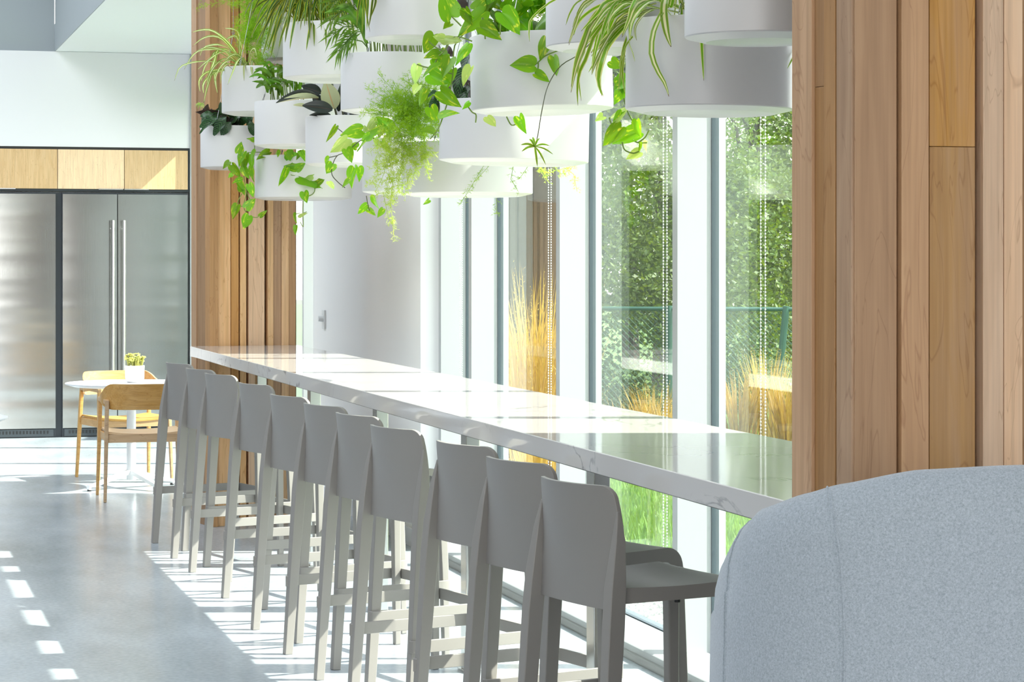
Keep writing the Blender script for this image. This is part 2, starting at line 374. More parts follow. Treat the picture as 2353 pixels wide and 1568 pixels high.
struct('wall_back_upper', MB().box((-8, WB - .02, CEIL + .004), (1.74, WB + .3, HI)), 'well_grey')
struct('wall_right', MB().box((XW, 12.93, 0), (3.38, 16.14, CEIL)), 'wall_grey')
struct('trim_5', MB().box((2.998, 12.92, 0), (3.38, 12.9295, CEIL)), 'wall_paint')
struct('wall_right_near', MB().box((XW, -5, 0), (3.38, 6.52, CEIL)), 'wall_paint')
struct('wall_right_head', MB().box((XW, 6.52, HEAD), (3.38, 12.93, CEIL)).box((XW, 16.14, HEAD), (3.38, WB, CEIL)), 'wall_paint')
struct('baseboard_right', MB().box((2.985, 12.925, 0), (XW, 16.15, .10)), 'wall_paint')
mb = MB()
mb.box((-8.2, -5, 0), (-7.9, 22.6, HI))
struct('wall_left', mb, 'wall_dark')
mb = MB()
for x in (-8, -4.6, -1.2, 2.2): mb.box((x, -5.2, 0), (x + .3, -4.9, HI))
struct('wall_front', mb, 'wall_paint')
# sill along the glass
def sill(y0, y1, n):
    prof = [(2.985, 0), (2.985, .012), (2.993, .024), (3.004, .028), (3.004, .052), (3.012, .057), (3.225, .057), (3.225, 0)]
    mb = MB(); mb.loft([[(x, y, z) for x, z in prof] for y in (y0, y1)])
    o = mb.build('trim_%d' % n, 'frame_white'); o['kind'] = 'structure'
sill(6.55, 12.93, 1); sill(16.14, WB, 2)
# glazed bays
def bay(n, y0, y1, first, last, lights):
    e = empty('window_%d' % n, (0, 0, 0)); e['kind'] = 'structure'
    f = MB(); t = .03
    f.box((XF, y0 - t, .0), (XG + .06, y0 + t, HEAD))
    if last: f.box((XF, y1 - t, .0), (XG + .06, y1 + t, HEAD))
    f.box((XF + .02, y0 + t, HEAD - .06), (XG + .06, y1 - t, HEAD))
    f.build('mullion', 'frame_white', e)
    if len(lights) > 1: MB().box((XF + .02, y0 + t, 2.49), (XG + .06, y1 - t, 2.62)).build('transom', 'frame_white', e)
    MB().box((XG - .012, y0 + t, 0), (XG + .06, y1 - t, .052)).build('bottom_rail', 'gasket', e)
    g = MB()
    for a, b in lights:
        q = .005
        g.box((XG, y0 + t, a), (XG + .03, y0 + t + q, b)).box((XG, y1 - t - q, a), (XG + .03, y1 - t, b))
        g.box((XG, y0 + t, a), (XG + .03, y1 - t, a + q)).box((XG, y0 + t, b - q), (XG + .03, y1 - t, b))
    g.build('gasket', 'gasket', e)
    for a, b in lights: MB().box((XG + .008, y0 + t, a), (XG + .026, y1 - t, b)).build('pane', 'glass', e)
k = 0
for ys in (WY, FY):
    for i in range(len(ys) - 1):
        k += 1; bay(k, ys[i], ys[i + 1], i == 0, i == len(ys) - 2, ((.052, 2.49), (2.62, HEAD - .06)) if ys is WY else ((.052, HEAD - .06),))
# small recessed downlight
dl = at(340, 88, 17.2); dl.z = CEIL
o = MB().lathe([(0, -.002), (.05, -.002), (.055, -.006), (.06, -.006), (.06, 0)], 32).build('recessed_downlight', 'frame_white', loc=dl)
tag(o, 'small round downlight set flush into the white ceiling', 'light')

# ------------------------------------------------------------------ wood-clad fins
def ray_line(u, P, Q):
    k = (u - CXP) / FPX; dx, dy = k * CA + SA, -k * SA + CA
    ex, ey = Q[0] - P[0], Q[1] - P[1]
    den = dx * -ey + ex * dy
    s = (P[0] * -ey + ex * P[1]) / den
    return (dx * s, dy * s)
def fin(name, pts, depth, boards, label, z1=CEIL):
    # pts: plan polyline of the cladding plane (left to right); core sits .05 behind it
    (ax, ay), (bx, by), (cx, cy) = pts
    e = empty(name, (0, 0, 0), kind='structure', label=label)
    g = .05
    MB().prism([(ax + g, ay + .02), (bx + g * .6, by + g), (cx, cy + g), (cx, cy + depth), (ax + g, ay + depth * .4)], 0, z1).build('core', 'fin_core', e, smooth=False)
    for (u0, u1, off, mat, split) in boards:
        P, Q = ((ax, ay), (bx, by)) if (u0 + u1) / 2 < FB[name] else ((bx, by), (cx, cy))
        a = ray_line(u0, P, Q); b = ray_line(u1, P, Q)
        nx, ny = (Q[1] - P[1]), -(Q[0] - P[0]); L = math.hypot(nx, ny); nx, ny = nx / L, ny / L
        if ny > 0: nx, ny = -nx, -ny
        f0 = (a[0] + nx * off, a[1] + ny * off); f1 = (b[0] + nx * off, b[1] + ny * off)
        b0 = (a[0] - nx * .048, a[1] - ny * .048); b1 = (b[0] - nx * .048, b[1] - ny * .048)
        zs = [0.0] + list(split) + [z1]
        for i in range(len(zs) - 1):
            mm = mat if isinstance(mat, str) else mat[i % len(mat)]
            o = MB().prism([f0, f1, b1, b0], zs[i] + (0.0008 if i else 0), zs[i + 1]).build('board', mm, e, bevel=.0016)
FB = {'wall_fin_near': 1957, 'wall_fin_far': 480}
pn = (1.972, 4.594)
fin('wall_fin_near', [(1.93, 4.80), pn, (2.95, 4.594)], .24, [
    (1823, 1868, .004, 'maple', []), (1868, 1893, -.004, 'maple_dark_shaded', [1.96]), (1893, 1918.5, .001, 'maple_dark_shaded', []), (1921.5, 1956.5, .0, 'maple_dark_shaded', []),
    (1963.5, 2061, .0, 'maple', []), (2066, 2129, .012, 'maple', []), (2136, 2241, .0, ('maple_heart', 'maple_heart'), [1.832]),
    (2251, 2298, .016, 'maple_pale_lit', []), (2304, 2347, .006, 'maple_pale_lit', []), (2352, 2420, -.01, 'maple_dark_shaded', []), (2426, 2500, .006, 'maple', []), (2505, 2600, .0, 'maple_pale_lit', []), (2606, 2690, .01, 'maple', [])],
    'fin wall clad in upright maple boards of uneven width behind the lounge chair')
def pxy(u, D): p = at(u, 0, D); return (p.x, p.y)
fin('wall_fin_far', [pxy(440.5, 14.74), pxy(480, 14.43), pxy(684, 14.63)], .3, [
    (441, 452, .004, 'maple', []), (452.5, 472.5, -.004, 'maple_dark_shaded', []), (473, 483.5, .004, 'maple', []),
    (484, 495, .02, 'maple_pale_lit', []), (497, 530, .0, 'maple_pale_lit', []), (531, 548, .006, 'maple', []), (551, 565, .01, 'maple_pale_lit', []),
    (571, 608, .0, 'maple_pale_lit', []), (614.5, 627, .012, 'maple_pale_lit', []), (627.5, 646, .0, 'maple', []), (646.5, 663, .006, 'maple_pale_lit', []), (663.5, 680, -.006, 'maple', [])],
    'fin wall clad in upright maple boards at the fridge end of the bar')

# ------------------------------------------------------------------ bar
BZ, BX0, BX1 = 1.08, 1.93, 2.58
bar = empty('bar_counter', (2.25, 9.6, 0), label='long white marble-look bar counter running along the windows on steel posts', cat='counter')
MB().box((BX0 - 2.25, 4.84 - 9.6, BZ - .06), (BX1 - 2.25, 14.385 - 9.6, BZ)).build('countertop', 'quartz', bar, bevel=.003)
MB().box((BX0 + .05 - 2.25, 4.9 - 9.6, BZ - .075), (BX1 - .05 - 2.25, 14.25 - 9.6, BZ - .0601)).build('support_plate', 'dark_frame', bar)
for u in (591.5, 713, 865, 1071, 1365, 1798):
    D = depth_on_x(u, 2.28); y = D * CA - (u - CXP) / FPX * D * SA
    l = MB().box((2.28 - 2.25, y - 9.6, .008), (2.335 - 2.25, y + .085 - 9.6, BZ - .075)).build('leg', 'steel', bar, bevel=.003)
    MB().box((2.27 - 2.25, y - .012 - 9.6, 0), (2.345 - 2.25, y + .097 - 9.6, .008)).build('foot_plate', 'steel', l)

# ------------------------------------------------------------------ bar stools
def stool():
    t = empty('bar_stool', (0, 0, 0))
    NY = 22
    def bx(z): # rear profile
        if z < .70: return -.235 + .05 * (z / .70)
        if z < .86: return -.185 + .010 * ((z - .70) / .16)
        return -.175 - .018 * ((z - .86) / .16) ** 2
    def hw(z): return .212 - .030 * max(0, (z - .70) / .32) ** 1.3
    # backrest: curved sheet with thickness
    rows = 12; vs = []; fs = []
    for side in (0, 1):
        for j in range(rows + 1):
            for i in range(NY + 1):
                tt = math.sin(PI / 2 * (-1 + 2 * i / NY))
                q = max(0, (abs(tt) - .84) / .16); top = 1.02 - .030 * (1 - math.sqrt(max(0, 1 - q * q)))
                z = .700 + (top - .700) * j / rows
                if j == 0: z += .018 * max(0, (abs(tt) - .84) / .16) ** 2 * -1
                sag = (.046 if z > .9 else .016 + .03 * max(0, (z - .70) / .2) ** 1.2) * (1 - tt * tt)
                x = bx(z) + .012 - sag + (.013 if side else 0)
                y = tt * hw(z) * (1 - (.02 * max(0, (z - .98) / .04) if abs(tt) > .9 else 0))
                vs.append((x, y, z))
    n = (rows + 1) * (NY + 1); W = NY + 1
    for j in range(rows):
        for i in range(NY):
            a = j * W + i
            fs.append((a, a + 1, a + W + 1, a + W)); fs.append((n + a, n + a + W, n + a + W + 1, n + a + 1))
    for i in range(NY):
        fs.append((i, n + i, n + i + 1, i + 1)); a = rows * W + i; fs.append((a, a + 1, n + a + 1, n + a))
    for j in range(rows):
        a = j * W; fs.append((a, a + W, n + a + W, n + a)); a = j * W + NY; fs.append((a, n + a, n + a + W, a + W))
    mb = MB(); mb.add(vs, fs); mb.build('backrest', 'stool_grey', t, bevel=.003, ang=50)
    # seat: profile in xz, extruded across, slightly dished
    prof = []
    for i in range(9): prof.append((-.168 + .373 * i / 8, .762 - .006 * math.sin(PI * i / 8)))
    for i in range(1, 8):
        a = PI / 2 * i / 8; prof.append((.205 + .055 * math.sin(a), .762 - .055 * (1 - math.cos(a))))
    prof += [(.262, .70), (.222, .70)]
    for i in range(5):
        a = PI / 2 * i / 4; prof.append((.222 - .022 * (1 - math.cos(a)) , .70 + .020 * math.sin(a)))
    prof += [(-.168, .720)]
    rings = []
    for y in (-.203, -.19, -.1, 0, .1, .19, .203):
        d = .004 * (1 - (y / .205) ** 2)
        rings.append([(x, y, z - (d if z > .75 else 0)) for x, z in prof])
    mb = MB(); mb.loft(rings); mb.build('seat', 'stool_grey', t, bevel=0, ang=40)
    for s in (-1, 1):
        pts = [(-.235, s * .214, 0), (-.212, s * .211, .33), (-.190, s * .204, .66), (-.182, s * .200, .76), (-.170, s * .197, .88), (-.166, s * .190, .955)]
        MB().rect(pts, [.028, .033, .040, .040, .024, .006], [.034, .040, .046, .044, .030, .010], (0, 1, 0)).build('leg', 'stool_grey', t, bevel=.005)
        pts = [(.262, s * .208, 0), (.255, s * .203, .35), (.244, s * .190, .705)]
        MB().rect(pts, [.026, .030, .036], [.028, .032, .036], (0, 1, 0)).build('leg', 'stool_grey', t, bevel=.005)
    # footrest: band wrapping the outside of the legs, open at the back
    path = []
    for s in (-1, 1):
        seg = [(-.228, .212), (-.236, .221), (-.230, .231), (-.215, .235), (.10, .229), (.245, .226), (.268, .220), (.279, .205)]
        seg = [(x, s * y) for x, y in seg]; path += seg if s < 0 else list(reversed(seg))
    mb = MB(); mb.rect([(x, y, .295) for x, y in path], .042, .011, (0, 0, 1)); mb.build('footrest', 'stool_grey', t, bevel=.002)
    for s in (-1, 1): MB().lathe([(0, .715), (.008, .715), (.008, .7)], 10, (.06, s * .12, 0)).build('glide_pad', 'rubber', t)
    return t
tops = [(381, 838), (427, 851), (470, 863), (548, 885), (620, 912), (697, 933), (771, 955), (850, 984), (1001, 1021), (1115, 1058), (1241, 1105)]
slabels = ['grey bar stool farthest along the bar, beside the oak chair at the round table',
           'second grey bar stool from the fridge end of the bar',
           'third grey bar stool from the fridge end of the bar, in front of the boards',
           'fourth grey bar stool from the fridge end, spaced apart from the third',
           'fifth grey bar stool from the fridge end of the bar',
           'sixth grey bar stool, the middle one of the row of eleven',
           'grey bar stool fifth from the lounge chair, just past the middle of the row',
           'grey bar stool fourth from the lounge chair, its whole back and lit right edge showing',
           'grey bar stool third from the lounge chair along the bar',
           'grey bar stool second from the lounge chair, rounded seat corner peeking out',
           'grey bar stool nearest the lounge chair with its flat seat in full view']
proto = stool()
for i, (u, v) in enumerate(tops):
    D = (EYE - 1.005) * FPX / (v - HZ); p = at(u + 1, v, D)
    rz = math.radians(15.4 + R.uniform(-1.2, 1.2))
    c, s = math.cos(rz), math.sin(rz); lx, ly = -.178, .183
    o = proto if i == 0 else copy_tree(proto)
    o.location = (p.x - (lx * c - ly * s), p.y - (lx * s + ly * c), 0); o.rotation_euler = (0, 0, rz)
    tag(o, slabels[i], 'stool', 'grey stools lined up at the bar')

# ------------------------------------------------------------------ lounge chair
def lounge():
    D = 4.42; p = at(2255, 600, D)
    t = empty('lounge_chair', (p.x, p.y, 0), -YAW, label='grey wool lounge chair seen from behind at the near end of the bar', cat='armchair')
    a, b, th = .487, .40, .10
    def sp(x): return math.copysign(abs(x) ** .80, x)
    TB = [(0, 1.252), (19, 1.243), (40, 1.214), (51, 1.195), (68, 1.165), (80, 1.125), (90, 1.085), (115, .96), (141, .80)]
    def top(ph):
        d = abs(math.degrees(ph))
        for (a0, z0), (a1, z1) in zip(TB, TB[1:]):
            if d <= a1: f = (d - a0) / (a1 - a0); f = f * f * (3 - 2 * f) * .25 + f * .75; return z0 + (z1 - z0) * f
        return TB[-1][1]
    N = 112; rings = []; 
    for i in range(N + 1):
        ph = math.radians(-140 + 280 * i / N)
        cx, cy = a * sp(math.sin(ph)), -b * sp(math.cos(ph))
        L = math.hypot(cx, cy); ux, uy = cx / L, cy / L
        zt = top(ph); zc = zt - .13; ring = []
        endf = min(1, min(i, N - i) / 5); 
        for z in (.28, .42, .56, .70, .84, .95, 1.02):
            zz = min(z, zc - .01 * (1.02 - z)); k = 1 + .035 * (1 - (zz - .28) / .9)
            ring.append((cx * k, cy * k, zz))
        for j in range(0, 11):                    # rounded top edge to the inner face
            g = PI * j / 10; rr = th * .5 + .012
            off = rr * (1 - math.cos(g)); h = .13 * math.sin(g) ** .85 if 0 < j < 10 else 0
            ring.append((cx - ux * off, cy - uy * off, zc + h))
        for z in (.85, .62, .40):
            zz = min(z, zc - .02); k = 2 * (th * .5 + .012) + .02 * (zc - zz)
            ring.append((cx - ux * k, cy - uy * k, zz))
        ring = [(x, y, z) for x, y, z in ring]; rings.append(ring)
    mb = MB(); n = len(rings[0]); mb.loft(rings, cap=True, close=True)
    sh = mb.build('shell', 'felt', t, ang=80)
    # raised double seams running over the shell
    def on(ph, f):
        i = int((ph + 140) / 280 * N); i = max(0, min(N, i)); return rings[i]
    for ph in (-33, 33, -76, 76):
        for d in (-.0042, .0042):
            pts = []
            for jj in range(17):
                zr = min(1, jj / 13); pj = ph + (math.copysign(13 * max(0, (zr - .4) / .6) ** 1.6, ph) if abs(ph) < 40 else 0)
                fi = max(0, min(N - .001, (pj + 140) / 280 * N)); i0 = int(fi); q = Vector(rings[i0][jj]).lerp(Vector(rings[i0 + 1][jj]), fi - i0)
                q = Vector(q); L = Vector((q.x, q.y, 0)).normalized(); sd = Vector((-L.y, L.x, 0)); pts.append(q + sd * d + Vector((0, 0, -.0005)) + L * -.0002)
            m = MB(); m.tube(pts, .0021, 5); m.build('seam', 'felt', t)
    # seat cushion and base
    cu = []
    for z, k in ((.30, .86), (.32, .93), (.40, .95), (.45, .93), (.475, .84)):
        cu.append([((a - .125) * k * sp(math.cos(x)), .07 + (b + .02) * k * .92 * sp(math.sin(x)), z) for x in [2 * PI * j / 40 for j in range(40)]])
    m = MB(); m.loft(cu); m.build('seat_cushion', 'felt', t, ang=80)
    for sx in (-1, 1):
        for sy in (-1, 1):
            m = MB(); m.tube([(sx * .25, sy * .22, .31), (sx * .33, sy * .29, 0)], [.018, .012], 12); m.build('leg', 'chair_oak', t)
    MB().box((-.28, -.25, .27), (.28, .25, .302)).build('seat_base', 'dark_frame', t, bevel=.01)
lounge()

# ------------------------------------------------------------------ fridges and cabinets
YF = 21.97
def fridge(x0, split, x1, label):
    t = empty('refrigerator', ((x0 + x1) / 2, YF, 0), label=label, cat='refrigerator', group='tall steel refrigerators against the back wall')
    ox = (x0 + x1) / 2
    MB().box((x0 - ox, .0, .0), (x1 - ox, .07, 2.195)).build('body', 'dark_frame', t)
    for a, b, hs in ((x0 + .004, split - .004, 1), (split + .004, x1 - .004, -1)):
        NX, NZ = 10, 14; vs = []; fs = []
        for j in range(NZ + 1):
            for i in range(NX + 1):
                q = -1 + 2 * i / NX; zq = j / NZ
                bow = .003 * (1 - q * q) + (.003 * max(0, (zq - .93) / .07) ** 2 * (1 - q * q) * -1)
                vs.append((a + (b - a) * i / NX - ox, -.045 - bow, .085 + 2.095 * zq))
        for j in range(NZ):
            for i in range(NX):
                k = j * (NX + 1) + i; fs.append((k, k + 1, k + NX + 2, k + NX + 1))
        n = len(vs); per = [i for i in range(NX + 1)] + [j * (NX + 1) + NX for j in range(1, NZ + 1)] + [NZ * (NX + 1) + i for i in range(NX - 1, -1, -1)] + [j * (NX + 1) for j in range(NZ - 1, 0, -1)]
        for q in per: vs.append((vs[q][0], 0, vs[q][2]))
        m_ = len(per)
        for i in range(m_): fs.append((per[i], n + i, n + (i + 1) % m_, per[(i + 1) % m_]))
        mb = MB(); mb.add(vs, fs); d = mb.build('door', 'fridge_steel', t, ang=50)
        hx = (b - .045 if hs > 0 else a + .045) - ox
        mb = MB(); mb.tube([(hx, -.125, .42), (hx, -.125, 1.945)], .017, 16)
        h = mb.build('handle', 'steel', d)
        for z in (.50, 1.87): mb = MB(); mb.tube([(hx, -.125, z), (hx, -.05, z)], .011, 10); mb.build('handle_bracket', 'steel', d)
    MB().box((x0 + .02 - ox, -.02, .01), (x1 - .02 - ox, .0, .075)).build('kick_plate', 'dark_steel', t)
    g = MB()
    for i in range(34): g.box((x0 + .06 + i * .03 - ox, -.026, .035), (x0 + .075 + i * .03 - ox, -.019, .062))
    g.build('vent_slots', 'rubber', t)
fridge(1.80, 2.29, 2.925, 'double-door steel refrigerator behind the round table, bar handles at its centre')
fridge(.615, 1.105, 1.745, 'steel refrigerator cut off by the picture edge, left of the other one')
fl = tag(MB().box((1.746, YF + .02, 0), (1.799, YF + .07, 2.195)).build('gap_shade_strip', 'dark_frame'), 'dark strip standing in for the shade in the gap between the two steel refrigerators', 'panel')  # dark strip added for the shade between the fridges
cb = empty('cabinet_run', (1.7, YF, 0), label='row of pale oak cabinet doors above the steel refrigerators', cat='cabinet')
MB().box((.6 - 1.7, .0, 2.205), (1.245, .085, 2.604)).build('carcass', 'dark_frame', cb)
xs = [.60, 1.17, 1.76, 2.353, 2.928]
for a, b in zip(xs, xs[1:]):
    d = MB().box((a + .0025 - 1.7, -.022, 2.228), (b - .0025 - 1.7, 0, 2.581)).build('door', 'cabinet_oak', cb, bevel=.0015)
    if b > .5:
        x = (b - .1 if a < .6 or 1.7 < a < 2 else a + .12) - 1.7
        MB().box((x - .13, -.032, 2.222), (x + .1, -.004, 2.231)).build('edge_pull', 'steel', d)
MB().box((.6 - 1.7, -.004, 2.583), (2.93 - 1.7, .08, 2.603)).build('shadow_gap', 'rubber', cb)
struct('trim_3', MB().box((2.945, YF - .03, 0), (2.975, WB, CEIL)), 'frame_white')
struct('trim_4', MB().box((.6, YF - .01, 2.605), (2.945, WB + .01, CEIL - .002)), 'wall_paint')
struct('panel_back_dark', MB().box((-8, YF - .02, 0), (.59, WB + .01, CEIL - .002)), 'wall_dark')  # unseen dark panel added before the back wall to darken pane reflections

# ------------------------------------------------------------------ round tables
def table(x, y, rz, label):
    t = empty('round_table', (x, y, 0), rz, label=label, cat='table', group='round white cafe tables')
    MB().lathe([(0, .712), (.40, .712), (.455, .728), (.457, .733), (.455, .737), (0, .737)], 64).build('tabletop', 'table_white', t)
    MB().lathe([(0, .06), (.032, .06), (.032, .69), (.12, .700), (.12, .712), (0, .712)], 32).build('column', 'table_white', t)
    for k in range(4):
        a = k * PI / 2; c, s = math.cos(a), math.sin(a)
        l = MB().rect([(.02 * c, .02 * s, .115), (.30 * c, .30 * s, .040), (.345 * c, .345 * s, .034), (.35 * c, .35 * s, .01)], [.045, .036, .034, .034], [.03, .024, .022, .02], (-s, c, 0)).build('leg', 'table_white', t, bevel=.003)
        MB().lathe([(0, 0), (.014, 0), (.014, .014), (0, .014)], 12, (.345 * c, .345 * s, 0)).build('glide', 'rubber', l)
table(1.868, 16.97, math.radians(28), 'round white pedestal table with a potted succulent, in front of the steel refrigerators')
table(.36, 13.5, math.radians(10), 'round white table of which only an edge shows at the picture border')

def oak_chair(x, y, rz, label):
    t = empty('oak_armchair', (x, y, 0), rz, label=label, cat='chair', group='oak armchairs at the round table')
    # local: sitter faces +y, width along x
    for s in (-1, 1):
        MB().rect([(s * .275, -.27, 0), (s * .262, -.225, .44), (s * .255, -.205, .665)], [.020, .026, .026], [.024, .034, .030], (1, 0, 0)).build('leg', 'chair_oak', t, bevel=.005)
        MB().rect([(s * .275, .255, 0), (s * .262, .235, .44), (s * .258, .22, .645)], [.020, .026, .026], [.024, .034, .03], (1, 0, 0)).build('leg', 'chair_oak', t, bevel=.005)
        MB().rect([(s * .257, -.21, .655), (s * .262, .0, .66), (s * .26, .235, .655)], .028, [.03, .03, .028], (1, 0, 0)).build('armrest', 'chair_oak', t, bevel=.005)
        MB().rect([(s * .25, -.21, .415), (s * .25, .225, .415)], .022, .05, (1, 0, 0)).build('side_rail', 'chair_oak', t, bevel=.003)
    MB().rect([(-.25, -.215, .415), (.25, -.215, .415)], .022, .055, (0, 1, 0)).build('rear_rail', 'chair_oak', t, bevel=.003)
    MB().rect([(-.25, .225, .415), (.25, .225, .415)], .022, .05, (0, 1, 0)).build('front_rail', 'chair_oak', t, bevel=.003)
    rings = []
    for j in range(11):
        yy = -.225 + .47 * j / 10
        rg = [(-.25 + .5 * i / 12, yy, .462 - .018 * (1 - ((i - 6) / 6) ** 2) ) for i in range(13)]
        rings.append(rg + [(p[0], p[1], p[2] - .014) for p in reversed(rg)])
    MB().loft(rings).build('seat', 'chair_oak', t, ang=50)
    # bent back wrapping forward into the arms
    rings = []; N = 30
    for i in range(N + 1):
        f = -1 + 2 * i / N; af = abs(f)
        ph = f * math.radians(100)
        px, py = .268 * math.copysign(abs(math.sin(ph)) ** .8, f) if f else 0, -.05 - .215 * math.copysign(abs(math.cos(ph)) ** .8, math.cos(ph))
        if af > .80: py += (af - .80) * .55
        zt = .775 - .11 * max(0, (af - .50) / .5) ** 1.5; zb = .605 + .05 * max(0, (af - .5) / .5) ** 1.2
        L = math.hypot(px, py + .05) or 1; nx, ny = px / L, (py + .05) / L
        lean = .02
        rings.append([(px + nx * .0, py - lean * .0, zb), (px + nx * .012, py + ny * .012, zb), (px + nx * .012, py + ny * .012 - lean * max(0, 1 - af), zt), (px, py - lean * max(0, 1 - af), zt)])
    MB().loft(rings).build('backrest', 'chair_oak', t, ang=40)
oak_chair(1.865, 16.27, 0, 'oak armchair with its curved back to the camera, front side of the round table')
oak_chair(1.90, 17.72, PI + math.radians(12), 'oak armchair across the round table, facing the camera behind the potted succulent')

# potted succulent on the table
ps = at(309.5, 876, 16.88); ps.z = .737
t = empty('potted_succulent', ps, label='small white pot of yellow-green succulents standing on the round table', cat='plant')
MB().lathe([(0, .0), (.045, .0), (.058, .008), (.066, .03), (.068, .118), (.064, .118), (.060, .102), (0, .102)], 40).build('pot', 'ceramic', t)
MB().lathe([(0, .108), (.061, .104)], 24).build('soil', 'bronze_trim', t)
for k in range(52):
    a = R.uniform(0, 2 * PI); r = R.uniform(0, .052); h = R.uniform(.02, .085) * (1 - r * 4)
    m = MB(); b0 = Vector((r * math.cos(a), r * math.sin(a), .10)); tip = b0 + Vector((.3 * h * math.cos(a), .3 * h * math.sin(a), h + .015))
    m.tube([b0, b0.lerp(tip, .5), tip], [.003, .003, .002], 5)
    for q in range(5):
        c = tip + Vector((R.uniform(-1, 1), R.uniform(-1, 1), R.uniform(-.6, 1))) * .011; s = R.uniform(.006, .010)
        m.add([c + Vector(v) * s for v in ((1, 0, 0), (-1, 0, 0), (0, 1, 0), (0, -1, 0), (0, 0, .7), (0, 0, -.7))], [(0, 2, 4), (2, 1, 4), (1, 3, 4), (3, 0, 4), (2, 0, 5), (1, 2, 5), (3, 1, 5), (0, 3, 5)])
    m.build('sprig', 'succulent', t, ang=80)

# wall switch
y = 15.72
sw = empty('wall_switch', (XW, y, 1.2), label='white wall switch with a round knob on the grey wall by the window', cat='switch')
MB().box((-.014, -.04, -.062), (0, .04, .062)).build('plate', 'switch_white', sw, bevel=.003)
m = MB(); m.tube([(-.014, -.005, .005), (-.045, -.005, .005)], [.022, .018], 20); m.build('knob', 'switch_white', sw)

# blind chains
def chain(u, label, X=3.125, zb=.42):
    t = MB(); D = depth_on_x(u, X); p = at(u, HZ, D)
    for dy in (0, -.045):
        z = zb
        while z < 3.0:
            c = Vector((0, dy, z)); s = .0037
            t.add([c + Vector(v) * s for v in ((1, 0, 0), (0, 1, 0), (-1, 0, 0), (0, -1, 0), (0, 0, 1), (0, 0, -1))], [(0, 1, 4), (1, 2, 4), (2, 3, 4), (3, 0, 4), (1, 0, 5), (2, 1, 5), (3, 2, 5), (0, 3, 5)])
            z += .0122
    t.tube([(0, 0, zb), (0, 0, 3.02)], .001, 3); t.tube([(0, -.045, zb), (0, -.045, 3.02)], .001, 3)
    o = t.build('blind_chain', 'chain_white', loc=(X, p.y, 0), ang=89)
    tag(o, label, 'chain', 'bead chains of the roller blinds')
chain(1748, 'white bead chain loop hanging in the window next to the near fin wall')
chain(1524, 'white bead chain loop in the window with trees and fence behind it')
chain(1260, 'white bead chain loop in the window with golden grass behind it')
chain(1057, 'white bead chain loop against the dark slit of the farthest window')

# ------------------------------------------------------------------ plants
def leaf_me(name, outline, fold, curl, mat, segs=9, wave=0):
    """unit leaf: base at origin, tip at (1,0,0), half width from outline(t)*.5, normal +z"""
    vs, fs, uvs = [], [], []
    cols = (-1, -.5, 0, .5, 1)
    if outline is heart: segs = len(HEART) - 1
    for i in range(segs + 1):
        t = i / segs; ex, hwid = HEART[i] if outline is heart else (t, outline(t) * .5)
        sp = max(0, t * 1.02 - .02) if outline is heart else t
        for c in cols:
            x = sp + (ex - sp) * abs(c) ** 1.4
            z = fold * abs(c) * hwid - curl * max(0, x) ** 2 + wave * math.sin(x * 9 + c * 2) * abs(c) * .05
            vs.append((x, c * hwid, z)); uvs.append((.5 + c / 2 * (hwid / .5 if outline is heart else 1), t))
    n = len(cols)
    for i in range(segs):
        for j in range(n - 1):
            a = i * n + j; fs.append((a, a + 1, a + n + 1, a + n))
    me = bpy.data.meshes.new(name); me.from_pydata(vs, [], fs)
    ul = me.uv_layers.new(name='UVMap')
    for p in me.polygons:
        for li in p.loop_indices: ul.data[li].uv = uvs[me.loops[li].vertex_index]
    me.polygons.foreach_set('use_smooth', [True] * len(me.polygons)); me.materials.append(M[mat])
    return me
HEART = [(0, .0), (-.085, .10), (-.125, .22), (-.10, .34), (-.02, .435), (.10, .49), (.24, .50), (.40, .46), (.56, .375), (.70, .27), (.82, .165), (.92, .07), (1, 0)]
def heart(t): return max(.0, (math.sin(PI * min(1, (t * .93 + .07)) ** .62)) ** .8) if t < 1 else 0
def oval(t): return max(.02, math.sin(PI * (t * .96 + .02)) ** .75)
def ovate(t): return max(.02, math.sin(PI * (t * .96 + .02) ** .8) ** .8)
LEAF = {}
for mat in ('pothos', 'pothos_pale'):
    LEAF[mat] = [leaf_me('leaf', heart, f, c, mat, 9, wv) for f, c, wv in ((.35, .14, 0), (.15, .28, .6), (.55, .1, .3), (-.2, .2, .5))]
for mat in ('calathea', 'calathea_under'): LEAF[mat] = [leaf_me('leaf', oval, f, c, mat, 8, 1.2) for f, c in ((.3, .2), (.1, .4))]
for mat in ('rubber_dark', 'rubber_pale'): LEAF[mat] = [leaf_me('leaf', ovate, f, c, mat, 10) for f, c in ((.2, .12), (.35, .2))]
VIEW = Vector((SA, CA, 0))
def put_leaf(parent, kind, base, tip, wid, tilt=None, nrm=None, name='leaf'):
    base, tip = Vector(base), Vector(tip); d = tip - base; L = d.length
    if L < 1e-5: return
    x = d / L; nh = Vector(nrm) if nrm else (-VIEW + Vector((0, 0, .35)) + Vector((R.uniform(-1, 1), R.uniform(-1, 1), R.uniform(-.5, .8))) * (.75 if tilt is None else tilt))
    z = nh - x * nh.dot(x); z = z.normalized() if z.length > 1e-4 else x.orthogonal().normalized()
    y = z.cross(x); me = R.choice(LEAF[kind])
    mt = Matrix(((x.x * L, y.x * wid, z.x * L, 0), (x.y * L, y.y * wid, z.y * L, 0), (x.z * L, y.z * wid, z.z * L, 0), (0, 0, 0, 1)))
    o = bpy.data.objects.new(name, me); C.objects.link(o); o.parent = parent
    mt.translation = base - parent['_org'] if False else base - ORG[parent.name]
    o.matrix_local = mt
    return o
ORG = {}
